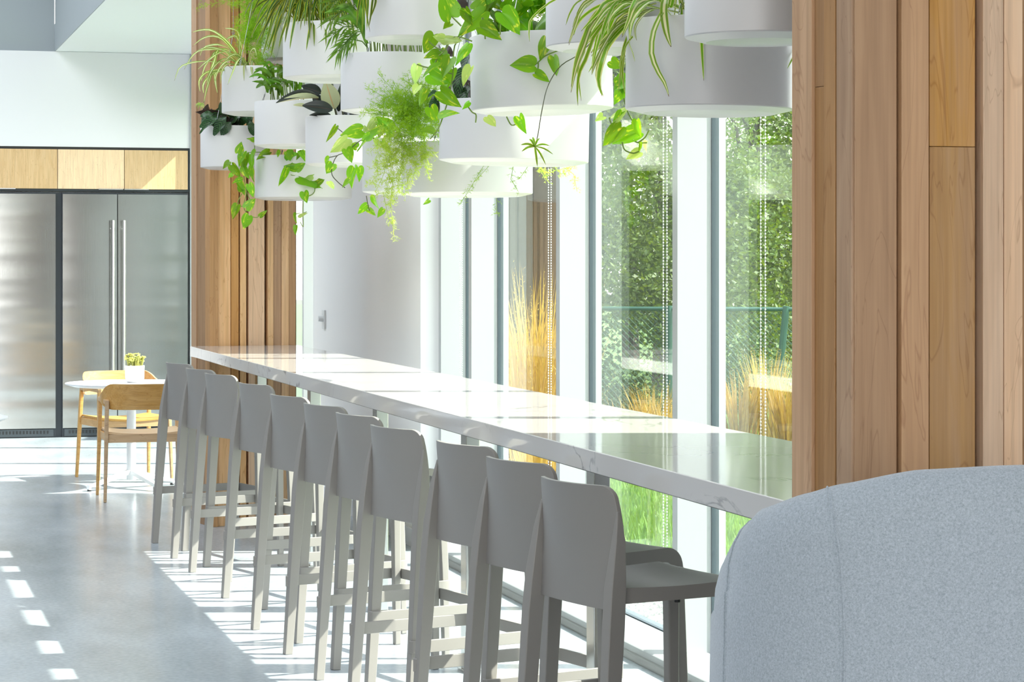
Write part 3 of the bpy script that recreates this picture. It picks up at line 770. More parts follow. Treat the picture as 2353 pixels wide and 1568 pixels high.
def ribbon(parent, pts, wid, mat, name='leaf', fold=.35, face=None, n=10, tipw=.06, basew=.45):
    """strap leaf along a smooth path of world points"""
    P = [Vector(p) for p in pts]; Q = []
    for i in range(n + 1):                      # Catmull-Rom resample
        f = i / n * (len(P) - 1); k = min(int(f), len(P) - 2); t = f - k
        p0, p1, p2, p3 = P[max(k - 1, 0)], P[k], P[k + 1], P[min(k + 2, len(P) - 1)]
        Q.append(.5 * ((2 * p1) + (p2 - p0) * t + (2 * p0 - 5 * p1 + 4 * p2 - p3) * t * t + (3 * p1 - p0 - 3 * p2 + p3) * t ** 3))
    vs, fs, uvs = [], [], []; org = ORG[parent.name]
    up = face or (-VIEW + Vector((R.uniform(-.6, .6), 0, R.uniform(.1, .8))))
    for i, q in enumerate(Q):
        d = (Q[min(i + 1, n)] - Q[max(i - 1, 0)]); d = d.normalized() if d.length > 1e-8 else Vector((0, 0, -1))
        nz = up - d * up.dot(d); nz = nz.normalized() if nz.length > 1e-3 else d.orthogonal().normalized()
        sd = d.cross(nz); t = i / n
        wv = wid * (basew + (1 - basew) * min(1, t / .3)) * (1 if t < .55 else tipw + (1 - tipw) * (1 - ((t - .55) / .45) ** 1.7)) * .5
        for c, zz in ((-1, fold * wv), (-.4, fold * wv * .3), (.4, fold * wv * .3), (1, fold * wv)):
            vs.append(q + sd * (c * wv) + nz * zz - org); uvs.append((.5 + c / 2, t))
    for i in range(n):
        for j in range(3): a = i * 4 + j; fs.append((a, a + 1, a + 5, a + 4))
    me = bpy.data.meshes.new(name); me.from_pydata([tuple(v) for v in vs], [], fs); ul = me.uv_layers.new(name='UVMap')
    for p in me.polygons:
        for li in p.loop_indices: ul.data[li].uv = uvs[me.loops[li].vertex_index]
    me.polygons.foreach_set('use_smooth', [True] * len(me.polygons)); me.materials.append(M[mat])
    return link(name, me, parent)

POTS = {  # key: u centre, X, width px, rim v, bottom v, tilt (about the view axis), label
    'A': (1743, 2.05, 340, -120, 98, 0, 'white hanging pot nearest the camera, its round underside cut by the fin wall'),
    'B': (1629, 2.30, 385, 52, 262, .6, 'large white hanging pot with a striped spider plant spilling over its side'),
    'C': (1246, 2.30, 327, 84, 260, -1.4, 'white hanging pot filled with heart-leaved pothos, single leaves hanging before it'),
    'D': (1180, 2.45, 344, 236, 378, 1.2, 'white hanging pot low over the bar, under the leafy pothos pot'),
    'E': (953, 2.15, 228, -70, 97, 0, 'white hanging pot at the picture top with a few striped leaves over one side'),
    'F': (1409, 2.15, 310, -90, 118, 0, 'white hanging pot at the picture top between the pothos pot and the spider plant'),
    'G': (768, 2.20, 235, 58, 186, 0, 'white hanging pot with dark yellow-edged grass leaves over its rim'),
    'H': (903, 2.20, 240, 128, 261, 0, 'white hanging pot with feathery palm stems rising from it'),
    'I': (701, 2.45, 200, 35, 144, 0, 'white hanging pot mostly hidden behind the yellow-edged grass pot'),
    'J': (596, 2.15, 172, 157, 265, 0, 'white hanging pot with a pale spider plant in front of the far boards'),
    'K': (678, 2.25, 186, 235, 340, 0, 'white hanging pot with upright green palm stems and a wire loop on its rim'),
    'L': (802, 2.45, 200, 270, 383, 0, 'white hanging pot holding a dark rubber plant'),
    'M': (536, 2.14, 150, 292, 390, 0, 'white hanging pot with dark patterned prayer plant against the far boards'),
    'N': (697, 2.45, 222, 360, 460, 0, 'lowest white hanging pot at the far end, pothos trailing from both sides'),
    'O': (930, 2.50, 195, 321, 447, 0, 'white hanging pot with bright yellow-green pothos below the palm pot'),
    'P': (1073, 2.52, 302, 330, 452, 0, 'wide white hanging pot with an asparagus fern draping over it'),
}
PD, PR, PROOT = {}, {}, {}
for k, (u, X, wp, v0, v1, tilt, lab) in POTS.items():
    D = depth_on_x(u, X); r = wp / 2 / FPX * D; c = at(u, v1, D); h = (v1 - v0) / FPX * D
    PD[k], PR[k] = D, r
    t = empty('hanging_planter', c, label=lab, cat='planter', group='white planters hung over the bar'); PROOT[k] = t; ORG[t.name] = c
    q = .012
    prof = [(0, .002), (r - .055, .002), (r - .05, 0), (r - .003, q - .001), (r, q + .002)] + [(r, h - .002), (r - .001, h), (r - .006, h), (r - .007, h - .004), (r - .007, h - .05)]
    po = MB().lathe(prof, 72).build('pot', 'pot_white', t, ang=28)
    rx = math.radians(tilt); rot = Matrix.Rotation(rx, 4, VIEW); po.matrix_local = rot
    so_ = MB().lathe([(0, h - .03), (r - .0075, h - .035)], 40).build('soil', 'soil', t); so_.matrix_local = rot
    top = Vector((0, 0, h + .55)); zc = CEIL - c.z
    cm = MB()
    if h + .55 < zc - .05: cm.tube([top, (0, 0, zc)], .0016, 6)
    cm.tube([top + Vector((.008 * math.cos(a), 0, .008 * math.sin(a))) for a in [2 * PI * i / 12 for i in range(13)]], .0015, 5)
    cm.build('hanging_ring', 'cable', t)
    for i in range(3):
        a = 2 * PI * i / 3 + 1.9 + (.5 if k in 'KL' else 0)
        e = rot @ Vector((math.cos(a) * (r - .003), math.sin(a) * (r - .003), h - .008))
        d = (top - e).normalized(); s = d.orthogonal().normalized()
        m = MB(); m.tube([e, e + d * .012 + s * .006, e + d * .035 + s * .004, e + d * .05], .0013, 5); m.tube([e, e + d * .012 - s * .006, e + d * .035 - s * .004, e + d * .05, top if h + .55 < zc else e + d * .4], .0013, 5)
        m.tube([e + d * .046, e + d * .06], .0035, 6)
        m.build('cable', 'cable', t)
def smooth(pts, k=4):
    P = [Vector(p) for p in pts]
    if len(P) < 3: return P
    out = []
    for i in range(len(P) - 1):
        p0, p1, p2, p3 = P[max(i - 1, 0)], P[i], P[i + 1], P[min(i + 2, len(P) - 1)]
        for j in range(k):
            t = j / k; out.append(.5 * ((2 * p1) + (p2 - p0) * t + (2 * p0 - 5 * p1 + 4 * p2 - p3) * t * t + (3 * p1 - p0 - 3 * p2 + p3) * t ** 3))
    return out + [P[-1]]
def plant(key, name, stems, mat='stem', rad=.003):
    """the plant of a pot: a mesh of its stems (world polylines) that carries the leaves"""
    t = PROOT[key]; org = ORG[t.name]; m = MB()
    for s in stems: m.tube([p - org for p in smooth(s)], rad, 5)
    o = m.build(name, mat, t, ang=80); ORG[o.name] = org
    return o
def stems(o, lst, rad=.0032):
    for s in lst:
        m = MB(); m.tube([Vector(p) - ORG[o.name] for p in s], rad, 5); m.build('stem', 'stem', o, ang=80)
def px(D, *uv): return [at(u, v, D if not isinstance(D, (list, tuple)) else D[i]) for i, (u, v) in enumerate(uv)]
def leaves(o, kind, D, data, jit=.04, pale=(), front=None):
    for i, (bu, bv, tu, tv, wp) in enumerate(data):
        d0 = D + R.uniform(-jit, jit); d1 = d0 + R.uniform(-jit, jit * .5)
        if front and tu > front[0] and bv > front[1]: d0 = front[2] - R.uniform(0, .02); d1 = d0 - R.uniform(0, .03)
        put_leaf(o, 'pothos_pale' if i in pale else kind, at(bu, bv, d0), at(tu, tv, d1), wp * 1.12 / FPX * d0)

# B: striped spider plant
D = PD['B']
b = plant('B', 'spider_plant', [px([D, D - .1, D - .2, D - .25, D - .28, D - .28, D - .28], (1400, 40), (1340, 117), (1290, 150), (1260, 195), (1246, 250), (1236, 310), (1229, 337))], 'stem_dark', .0014)
SP = [([(1560, 30), (1454, 8), (1426, 15), (1403, 41), (1396, 70), (1404, 106)], 9, .1), ([(1560, 20), (1505, 2), (1471, 22), (1451, 55), (1447, 93)], 13, .15), ([(1540, -10), (1476, 2), (1456, 22), (1447, 46), (1429, 86)], 11, .18),
      ([(1570, 30), (1515, 21), (1487, 28), (1466, 50), (1459, 70), (1463, 93)], 7, .2), ([(1552, 0), (1526, 22), (1512, 50), (1502, 75), (1497, 119), (1509, 158), (1529, 194), (1537, 222)], 13, .24), ([(1545, -25), (1529, 0), (1526, 33), (1532, 75), (1542, 108)], 17, .25),
      ([(1470, 30), (1406, 93), (1386, 133), (1375, 182), (1384, 222)], 13, .2), ([(1440, 10), (1373, 70), (1346, 135), (1331, 166), (1326, 207), (1328, 243)], 9, .22), ([(1430, 0), (1366, 50), (1343, 103), (1323, 158), (1312, 213)], 10, .2),
      ([(1460, 10), (1396, 53), (1373, 106), (1360, 162)], 7, .15), ([(1500, 20), (1429, 46), (1406, 78), (1380, 106), (1358, 130)], 9, .1), ([(1480, -20), (1396, 3), (1373, 30), (1335, 72)], 9, .16),
      ([(1450, -30), (1360, 3), (1335, 28), (1325, 53), (1307, 104)], 9, .18), ([(1460, -20), (1380, 12), (1346, 33), (1326, 55), (1319, 80)], 7, .1), ([(1420, -30), (1336, 0), (1312, 26), (1300, 58)], 5, .2),
      ([(1470, -10), (1418, 5), (1396, 43), (1386, 70), (1380, 95)], 10, .12), ([(1480, 0), (1409, 13), (1373, 50), (1340, 109)], 9, .14), ([(1450, 60), (1434, 106), (1428, 143), (1421, 213)], 6, .08), ([(1450, 60), (1436, 110), (1430, 165), (1436, 216)], 6, .06),
      ([(1500, 40), (1446, 93), (1430, 128), (1421, 155)], 4, .2), ([(1470, 60), (1446, 93), (1454, 123), (1459, 142)], 3, .22), ([(1400, -30), (1290, -8), (1226, 38), (1216, 67), (1217, 96)], 5, .28),
      ([(1606, 15), (1609, 44), (1613, 115), (1617, 186)], 8, .25), ([(1840, 90), (1826, 125), (1809, 158)], 5, .15), ([(1480, 30), (1420, 60), (1390, 100), (1366, 150), (1360, 172)], 8, .16), ([(1470, 20), (1400, 40), (1352, 90), (1330, 130)], 7, .1)]
for i, (pp, wd, dd) in enumerate(SP):
    n_ = len(pp); ribbon(b, [at(u, v, D - dd * min(1, j / (1 if dd > .22 else 2))) for j, (u, v) in enumerate(pp)], wd * 1.05 / FPX * D, 'spider' if i in (0, 1, 2, 3, 4, 5, 10, 12) or i % 4 == 0 else 'spider_green', n=12)
for i in range(24):
    pp, wd, dd = SP[R.choice([6, 7, 8, 9, 10, 11, 12, 13, 16, 24, 25, 0, 1, 2])]; ju, jv = R.uniform(-16, 30), R.uniform(-34, 4)
    ribbon(b, [at(u + ju * (1 - .3 * j) + R.uniform(-3, 3), v + jv * (1 - .1 * j), D - (dd - .05) * min(1, j / 2)) for j, (u, v) in enumerate(pp)], wd * R.uniform(.7, 1) / FPX * D, R.choice(['spider', 'spider_green', 'spider_green']), n=12)
for i in range(26):
    a = R.uniform(0, 2 * PI); u0 = 1600 + R.uniform(-60, 60); sp_ = R.uniform(40, 150)
    ribbon(b, [at(u0, 45, D - .05 + .1 * math.sin(a)), at(u0 + math.cos(a) * sp_ * .4, R.uniform(-60, 5), D - .1 + .15 * math.sin(a)), at(u0 + math.cos(a) * sp_ * .8, R.uniform(-40, 20), D + .2 * math.sin(a)), at(u0 + math.cos(a) * sp_ * 1.05, R.uniform(0, 40), D + .2 * math.sin(a))], R.uniform(6, 12) / FPX * D, R.choice(['spider', 'spider_green']))
for tu, tv in ((1197, 333), (1199, 348), (1224, 315), (1216, 320), (1263, 335), (1271, 355), (1254, 379), (1235, 383), (1240, 318)):
    ribbon(b, [at(1229, 337, D - .28), at((1229 + tu) / 2, (337 + tv) / 2 - 4, D - .29), at(tu, tv, D - .28)], 6 / FPX * D, 'spider_green', n=6)

# C: pothos with big leaves
D = PD['C']
c_ = plant('C', 'pothos_vine', [px(D - .22, (1085, 95), (1045, 85), (1020, 118), (1008, 128)), px(D - .2, (1075, 70), (1045, 105), (1041, 170), (1030, 228), (1020, 262), (1010, 290), (1000, 306), (988, 320)),
      px(D - .22, (1060, 60), (1038, 38)), px(D - .22, (1020, 118), (1000, 108), (985, 95)), px(D - .2, (1040, 170), (1012, 165), (987, 171)), px(D - .2, (1008, 128), (990, 155), (958, 148)), px([D - .27] * 4, (1300, 110), (1256, 127), (1240, 140), (1227, 151)),
      px(D - .27, (1237, 141), (1236, 158), (1229, 169)), px(D - .27, (1115, 90), (1110, 40), (1104, 62)), px(D - .27, (1149, 80), (1150, 50), (1153, 32)), px(D - .2, (1076, 246), (1085, 258), (1094, 264), (1093, 282)), px(D, (1164, 268), (1176, 288), (1194, 280))], 'stem', .0026)
leaves(c_, 'pothos', D - .2, [(1038, 38, 1010, -22, 50), (1112, 27, 1055, 81, 36), (997, 80, 977, 126, 36), (1008, 123, 979, 128, 24), (1025, 124, 984, 152, 30), (1012, 118, 1028, 148, 22), (1009, 152, 967, 175, 22), (987, 171, 1034, 191, 36), (957, 149, 953, 190, 24),
      (1035, 135, 1016, 176, 32), (1040, 160, 1026, 202, 32), (1019, 89, 1058, 88, 26), (1019, 89, 995, 83, 20), (1075, 102, 1043, 144, 26), (1082, 155, 1061, 197, 24), (1104, 63, 1154, 91, 34), (1153, 30, 1196, 79, 46), (1255, 88, 1238, 138, 28), (1227, 151, 1171, 149, 38),
      (1230, 170, 1264, 188, 22), (1272, 130, 1284, 173, 28), (1013, 210, 1060, 247, 34), (1011, 274, 1054, 255, 34), (989, 248, 1004, 281, 28), (997, 306, 970, 298, 26), (962, 197, 949, 217, 22), (977, 206, 966, 240, 18), (1035, 55, 1018, 66, 18), (1005, 130, 1018, 160, 26), (1000, 140, 1006, 170, 22), (1080, 40, 1060, 12, 30), (1095, 20, 1110, -10, 34), (1070, 20, 1085, 60, 24), (1120, 268, 1140, 287, 24), (1194, 270, 1208, 307, 24), (1030, 190, 1020, 215, 26), (1078, 235, 1060, 250, 14)], .05, (8, 11, 12, 14, 25, 33), (1095, 25, D - .275))
for i in range(34):
    u = R.uniform(1110, 1262); v = R.uniform(-40, 62)
    put_leaf(c_, 'pothos', at(u, v, D - R.uniform(-.1, .15)), at(u + R.uniform(-45, 45), v + R.uniform(-10, 45), D - R.uniform(-.05, .2)), R.uniform(28, 46) / FPX * D)

# F: backlit pothos behind the spider plant
D = PD['F']
f_ = plant('F', 'pothos_vine', [px([D + .2, D + .3, D + .36, D + .36, D + .36, D + .36], (1420, 20), (1425, 110), (1428, 190), (1440, 250), (1452, 275), (1466, 306)), px(D + .36, (1400, 270), (1408, 294)), px(D + .36, (1430, 327), (1436, 345), (1455, 352), (1468, 348)), px(D + .36, (1455, 322), (1466, 328), (1487, 328)), px(D + .36, (1466, 328), (1482, 316), (1491, 300))], 'stem', .0026)
leaves(f_, 'pothos', D + .36, [(1468, 304, 1405, 329, 38), (1428, 292, 1384, 336, 36), (1464, 276, 1470, 318, 22), (1470, 350, 1438, 366, 22), (1488, 326, 1484, 352, 17), (1404, 140, 1426, 158, 26), (1440, 180, 1410, 206, 34), (1436, 200, 1408, 238, 30), (1410, 272, 1440, 240, 30), (1430, 258, 1412, 290, 24), (1470, 328, 1468, 350, 8), (1425, 180, 1432, 218, 26), (1385, 268, 1368, 278, 18)], .03, (8, 3, 4, 12))

# D: prayer plant showing left of its rim
D = PD['D']
d_ = plant('D', 'prayer_plant', [px(D - .1, (1060, 240), (1058, 190)), px(D - .1, (1070, 240), (1075, 190)), px(D - .1, (1040, 240), (1030, 190))], 'stem_dark', .003)
for q in ((1075, 195, 1062, 236, 30), (1070, 150, 1052, 190, 26), (1030, 240, 1000, 210, 16), (1010, 212, 985, 216, 14), (1000, 220, 990, 250, 18), (1060, 160, 1045, 215, 30), (1080, 120, 1062, 160, 28), (1006, 230, 1002, 262, 14), (1100, 200, 1085, 240, 24)):
    put_leaf(d_, 'calathea', at(q[0], q[1], D - .12), at(q[2], q[3], D - .16), q[4] / FPX * D)
for q in ((1068, 30, 1058, -20, 26), (1063, 200, 1050, 160, 40), (1040, 130, 1022, 105, 18), (1090, 230, 1070, 180, 40)):
    put_leaf(d_, 'calathea_under', at(q[0], q[1], D - .05), at(q[2], q[3], D - .05), q[4] / FPX * D)

# E: striped grass over one side
D = PD['E']
e_ = plant('E', 'lilyturf', [px(D, (900, -60), (900, -80))], 'stem_dark')
for pp in ([(870, -70), (835, -20), (823, 20), (820, 62)], [(870, -70), (842, -30), (836, 20), (832, 78)], [(880, -70), (850, -20), (845, 20), (843, 70)], [(880, -75), (860, -20), (853, 30), (848, 60)], [(875, -75), (846, -30), (840, 10), (850, 74)], [(890, -70), (866, -20), (862, 10), (852, 40)], [(865, -70), (830, -30), (826, 0), (822, 40)]):
    ribbon(e_, [at(u, v, D - .02 - .17 * min(1, j)) for j, (u, v) in enumerate(pp)], 5.5 / FPX * D, 'lilyturf')

# G: dark yellow-edged grass
D = PD['G']
g_ = plant('G', 'lilyturf', [px(D, (760, 55), (758, 0)), px(D, (720, 55), (715, 0))], 'stem_dark', .006)
GL = [(615, 118), (666, 113), (704, 116), (722, 107), (749, 107), (773, 101), (820, 119), (600, 95), (629, 98), (585, 110), (575, 90), (609, 60), (596, 75), (640, 112), (650, 80), (632, 70), (660, 66), (690, 70), (712, 92), (738, 70), (760, 80), (790, 60), (806, 90), (570, 60), (560, 40), (580, 35), (780, 40), (815, 40), (622, 132), (604, 128), (588, 60), (618, 88), (645, 60), (655, 98), (700, 60), (735, 45)]
for i, (tu, tv) in enumerate(GL):
    u0 = 720 + (tu - 690) * .25 + R.uniform(-25, 25); mu = u0 + (tu - u0) * .45
    dd = .24 if abs(tu - 768) < 130 else .1
    ribbon(g_, [at(u0, 40, D - .06), at(mu, min(tv - 75, -5) + R.uniform(-15, 15), D - dd * .7), at(u0 + (tu - u0) * .85, tv - 40, D - dd), at(tu, tv, D - dd - .02)], R.uniform(4.6, 7) / FPX * D, 'lilyturf', n=12)
for i in range(60):
    a = R.uniform(0, 2 * PI); u0 = 735 + R.uniform(-60, 60); sp_ = R.uniform(30, 150)
    ribbon(g_, [at(u0, 52, D + .1 * math.sin(a)), at(u0 + math.cos(a) * sp_ * .4, R.uniform(-70, 10), D + .15 * math.sin(a)), at(u0 + math.cos(a) * sp_ * .8, R.uniform(-50, 35), D + .22 * math.sin(a)), at(u0 + math.cos(a) * sp_, R.uniform(5, 60), D + .24 * math.sin(a))], R.uniform(4, 6.5) / FPX * D, 'lilyturf')

# palm fronds
def frond(parent, pts, D, nl, ll, wd, mat='palm', flat=.5):
    P = [at(u, v, D + (dd if False else 0)) for (u, v) in pts]; org = ORG[parent.name]; m = MB(); n = len(P)
    m.tube([p - org for p in P], .0025, 5)
    for i in range(nl):
        t = .35 + .65 * i / (nl - 1); f = t * (n - 1); k = min(int(f), n - 2); p = P[k].lerp(P[k + 1], f - k); d = (P[k + 1] - P[k]).normalized()
        sd = d.cross(VIEW).normalized()
        for s in (-1, 1):
            q = (d * (.5 + t * .6) + sd * s * (1.1 - t * .7) + VIEW * R.uniform(-.4, .4)).normalized(); L = ll * (1 - .5 * abs(t - .6)) * R.uniform(.8, 1.1)
            nn = q.cross(VIEW).normalized() * .5 * wd; m0 = p + q * L * .4 + nn; m1 = p + q * L * .4 - nn; tip = p + q * L + Vector((0, 0, -.25 * L))
            m.add([p - org, m0 - org, tip - org, m1 - org], [(0, 1, 2, 3)])
    return m.build('frond', mat, parent, ang=80)
D = PD['H']
h_ = plant('H', 'palm', [px(D - .06 + .03 * i, (846 + i * 8, 128), (838 + i * 9, 60), (835 + i * 10, 0)) for i in range(1)], 'stem', .0032)
stems(h_, [px(D - .06 + .03 * i, (846 + i * 8, 128), (838 + i * 9, 60), (835 + i * 10, 0)) for i in (1, 2)] + [px(D + R.uniform(-.12, .12), (x + R.uniform(-3, 3), 128), (x + R.uniform(-6, 3), 92), (x + R.uniform(-12, 10), 60)) for x in range(850, 985, 6)])
for pts in ([(840, 100), (838, 40), (815, 10), (780, 30), (762, 45)], [(842, 105), (836, 70), (815, 60), (788, 62), (765, 80)], [(845, 110), (832, 95), (808, 90), (788, 104), (778, 118)], [(845, 60), (850, 0), (830, -40), (800, -30)], [(850, 60), (860, 0), (880, -50)], [(842, 80), (825, 30), (790, -5), (760, 5)], [(846, 100), (838, 76), (822, 72), (806, 84), (792, 100)]):
    frond(h_, pts, D - .15, 8, .085, .009)
for pp in ([(840, 90), (820, 40), (790, 18), (745, 30)], [(845, 80), (838, 20), (815, -15), (790, -20)], [(838, 70), (825, 10), (800, -30)], [(842, 100), (830, 60), (800, 40), (770, 50)], [(850, 60), (846, 10), (850, -30)]):
    ribbon(h_, [at(u, v, D - .16) for u, v in pp], 15 / FPX * D, 'palm', n=10)
D = PD['K']
k_ = plant('K', 'palm', [px(D - R.uniform(-.1, .1), (x, 236), (x + R.uniform(-8, 4), 190), (x + R.uniform(-14, 6), 150)) for x in range(622, 624, 5)], 'stem', .0032)
stems(k_, [px(D - R.uniform(-.1, .1), (x, 236), (x + R.uniform(-8, 4), 190), (x + R.uniform(-14, 6), 150)) for x in range(627, 700, 5)])
for i in range(26):
    u = R.uniform(612, 690); v = R.uniform(150, 205)
    ribbon(k_, [at(u, v + 15, D - .1), at(u + R.uniform(-12, 8), v - 6, D - .12), at(u + R.choice([-1, -1, 1]) * R.uniform(15, 40), v + R.uniform(-12, 8), D - .15)], R.uniform(7, 11) / FPX * D, 'palm', n=6)
for pp in ([(622, 195), (605, 178), (590, 172), (572, 178)], [(620, 205), (604, 190), (592, 188)], [(618, 188), (600, 194), (588, 203)], [(625, 175), (605, 160), (585, 160)], [(640, 168), (660, 158), (690, 170)]):
    ribbon(k_, [at(u, v, D - .16) for u, v in pp], 9 / FPX * D, 'palm', n=8)

# I: foxtail fern and P: asparagus fern
def fern(parent, name, paths, mat, per, spread, nl, thick=.0011, kind='stuff'):
    org = ORG[parent.name]; m = MB()
    for pth in paths:
        P = [Vector(p) - org for p in pth]; m.tube(P, .0011, 4); n = len(P)
        seglen = sum((P[i + 1] - P[i]).length for i in range(n - 1)); cnt = max(4, int(seglen * per))
        for i in range(cnt):
            f = R.uniform(.05, 1) * (n - 1); k = min(int(f), n - 2); p = P[k].lerp(P[k + 1], f - k); d = (P[k + 1] - P[k]).normalized()
            q = Vector((R.gauss(0, 1), R.gauss(0, 1), R.gauss(0, 1))); q = (q - d * q.dot(d)).normalized() * .9 + d * .5; q.normalize()
            e = p + q * spread * R.uniform(.4, 1.1)
            w1 = q.orthogonal().normalized() * thick * .5
            m.add([p - w1, p + w1, e], [(0, 1, 2)])
            for j in range(nl):
                b0 = p.lerp(e, R.uniform(.25, 1)); q2 = (q * .6 + Vector((R.gauss(0, 1), R.gauss(0, 1), R.gauss(0, 1))) * .7).normalized(); t2 = b0 + q2 * R.uniform(.008, .016)
                w2 = q2.orthogonal().normalized() * thick
                m.add([b0 - w2, b0 + w2, t2], [(0, 1, 2)])
    o = m.build(name, mat, parent, smooth=False); o['kind'] = kind
    return o
D = PD['I']
i_ = PROOT['I']
def blob(D, u0, v0, u1, v1, n, dj=.12, L=45):
    out = []
    for _ in range(n):
        u, v = R.uniform(u0, u1), R.uniform(v0, v1); d = D + R.uniform(-dj, dj); a = R.uniform(0, 2 * PI); l = R.uniform(.5, 1.2) * L
        out.append([at(u, v, d), at(u + math.cos(a) * l * .5, v + math.sin(a) * l * .5 - 5, d), at(u + math.cos(a) * l, v + math.sin(a) * l, d)])
    return out
fern(i_, 'fern_fronds', blob(D - .3, 556, -20, 622, 60, 90) + blob(D - .3, 578, 50, 604, 148, 80, .08, 32) + blob(D - .3, 562, 50, 600, 110, 40, .08, 30) + [px(D - .3, (600, -20), (530, 0), (455, 15))], 'fern_mid', 230, .03, 5)
D = 9.84; p_ = PROOT['P']
up = [(868, 168), (838, 196), (832, 258), (902, 188), (930, 205), (962, 192), (985, 215), (880, 232), (850, 232), (910, 220), (945, 215), (975, 240), (1000, 250)]
paths = [px(D + R.uniform(-.06, .05), (950, 318), ((950 + u) / 2 + 8, (300 + v) / 2 - 12), (u, v)) for u, v in up]
paths += blob(D, 915, 225, 1000, 312, 120, .09, 48) + blob(D, 880, 215, 940, 285, 40, .08, 45) + blob(D, 940, 195, 1000, 240, 30, .08, 40)
fern(p_, 'fern_fronds', paths, 'fern', 230, .033, 5)
dr = [[(905, 300), (892, 350), (882, 400), (862, 442)], [(930, 315), (925, 380), (912, 432)], [(960, 325), (955, 390), (945, 418)], [(902, 420), (898, 470), (906, 552)], [(880, 440), (892, 500), (900, 515)], [(935, 390), (936, 425), (938, 445)], [(915, 300), (880, 330), (862, 365), (870, 400)], [(945, 310), (940, 350), (965, 400)], [(975, 310), (975, 350), (985, 380)], [(920, 330), (905, 370), (890, 430), (885, 450)], [(890, 290), (870, 330), (850, 350)]]
fern(p_, 'fern_trails', [px(9.95 if len(q) < 9 else 9.9, *q) for q in dr] + blob(9.93, 900, 305, 978, 385, 75, .03, 35) + blob(9.93, 860, 345, 915, 430, 22, .03, 30) + blob(9.93, 880, 410, 925, 445, 14, .03, 25), 'fern_bright', 230, .026, 5)
dr2 = [[(1112, 380), (1088, 420), (1070, 450), (1056, 470)], [(1125, 380), (1105, 402), (1090, 418)], [(1180, 380), (1174, 412), (1192, 442)], [(1215, 380), (1200, 402), (1192, 412)], [(1140, 455), (1142, 475), (1141, 492)]]
fern(p_, 'fern_trails', [px(9.85, *q) for q in dr2], 'fern', 190, .022, 4)
dr3 = [[(1225, 375), (1255, 398), (1295, 388), (1322, 380)], [(1295, 385), (1318, 400), (1326, 440)], [(1240, 380), (1250, 400), (1262, 420)], [(1270, 378), (1290, 400), (1300, 398)]]
fern(p_, 'fern_trails', [px(10.2, *q) for q in dr3], 'fern_bright', 260, .024, 5)

# J: pale spider plant
D = PD['J']
j_ = plant('J', 'spider_plant', [px(D - .2, (535, 160), (500, 140), (480, 195), (469, 232), (461, 242))], 'stem', .0012)
JL = [[(560, 150), (535, 111), (513, 87), (486, 70), (461, 69), (440, 75)], [(560, 150), (530, 111), (507, 88), (483, 83), (461, 91), (442, 107)], [(560, 150), (535, 117), (507, 104), (486, 104), (467, 111), (459, 131)], [(565, 150), (538, 127), (507, 114), (474, 109), (445, 122)], [(565, 150), (532, 117), (500, 114), (461, 116), (441, 130), (423, 160)],
      [(550, 150), (500, 119), (486, 133), (467, 148), (453, 161)], [(550, 150), (505, 112), (492, 142), (483, 165), (472, 188)], [(555, 150), (486, 142), (458, 142), (434, 146), (412, 157), (401, 186)], [(560, 155), (538, 140), (519, 142), (501, 163), (492, 195)], [(560, 155), (533, 148), (519, 149), (509, 166), (507, 195)],
      [(570, 155), (558, 133), (545, 142), (535, 166), (523, 195)], [(575, 155), (567, 145), (561, 157), (561, 186)], [(540, 155), (486, 163), (467, 172), (457, 188), (460, 213)], [(540, 155), (492, 166), (480, 188), (472, 215), (469, 236)], [(545, 155), (498, 166), (495, 188), (500, 216)], [(555, 110), (547, 76), (535, 67), (516, 65)], [(553, 150), (550, 110), (552, 72)],
      [(556, 130), (545, 86), (528, 86), (520, 92)], [(540, 155), (490, 170), (468, 192), (468, 216)], [(560, 150), (520, 120), (490, 130), (470, 155), (462, 190)], [(570, 150), (575, 120), (585, 112), (590, 130)], [(590, 155), (580, 140), (578, 160), (582, 180)], [(550, 150), (520, 135), (495, 150), (478, 180), (476, 212)], [(565, 150), (548, 126), (530, 128), (515, 142)]]
for i, pp in enumerate(JL):
    ribbon(j_, [at(u, v, D - .05 - .17 * min(1, q / 2)) for q, (u, v) in enumerate(pp)], (7 if i == 6 else 5.2) / FPX * D, 'spider', n=11)
for q in range(9):
    a = 2 * PI * q / 9; ribbon(j_, [at(460, 243, D - .2), at(460 + 6 * math.cos(a), 240 + 4 * math.sin(a), D - .2), at(460 + 12 * math.cos(a), 244 + 8 * math.sin(a), D - .2)], 3 / FPX * D, 'spider_green', n=5)

# L: rubber plant
D = PD['L']
l_ = plant('L', 'rubber_plant', [px(D, (775, 272), (768, 240), (764, 200), (762, 170)), px(D + .05, (790, 272), (785, 235), (784, 190))], 'stem_dark', .006)
for kd, q, dd, nr in (('rubber_pale', (768, 250, 748, 188, 44), .12, None), ('rubber_pale', (732, 226, 636, 226, 34), .1, (0, .25, 1)), ('rubber_dark', (728, 222, 634, 220, 20), .11, (0, .3, 1)), ('rubber_dark', (764, 252, 696, 240, 30), .16, None), ('rubber_pale', (705, 244, 675, 240, 10), .14, None), ('rubber_dark', (738, 214, 694, 196, 26), .02, None),
                       ('rubber_dark', (778, 256, 784, 192, 18), .02, None), ('rubber_dark', (760, 265, 712, 262, 14), .14, None), ('rubber_dark', (790, 260, 822, 262, 16), .1, None), ('rubber_dark', (745, 250, 720, 216, 30), -.05, None)):
    put_leaf(l_, kd, at(q[0], q[1], D - dd), at(q[2], q[3], D - dd - .03), q[4] / FPX * D, .15, nr)

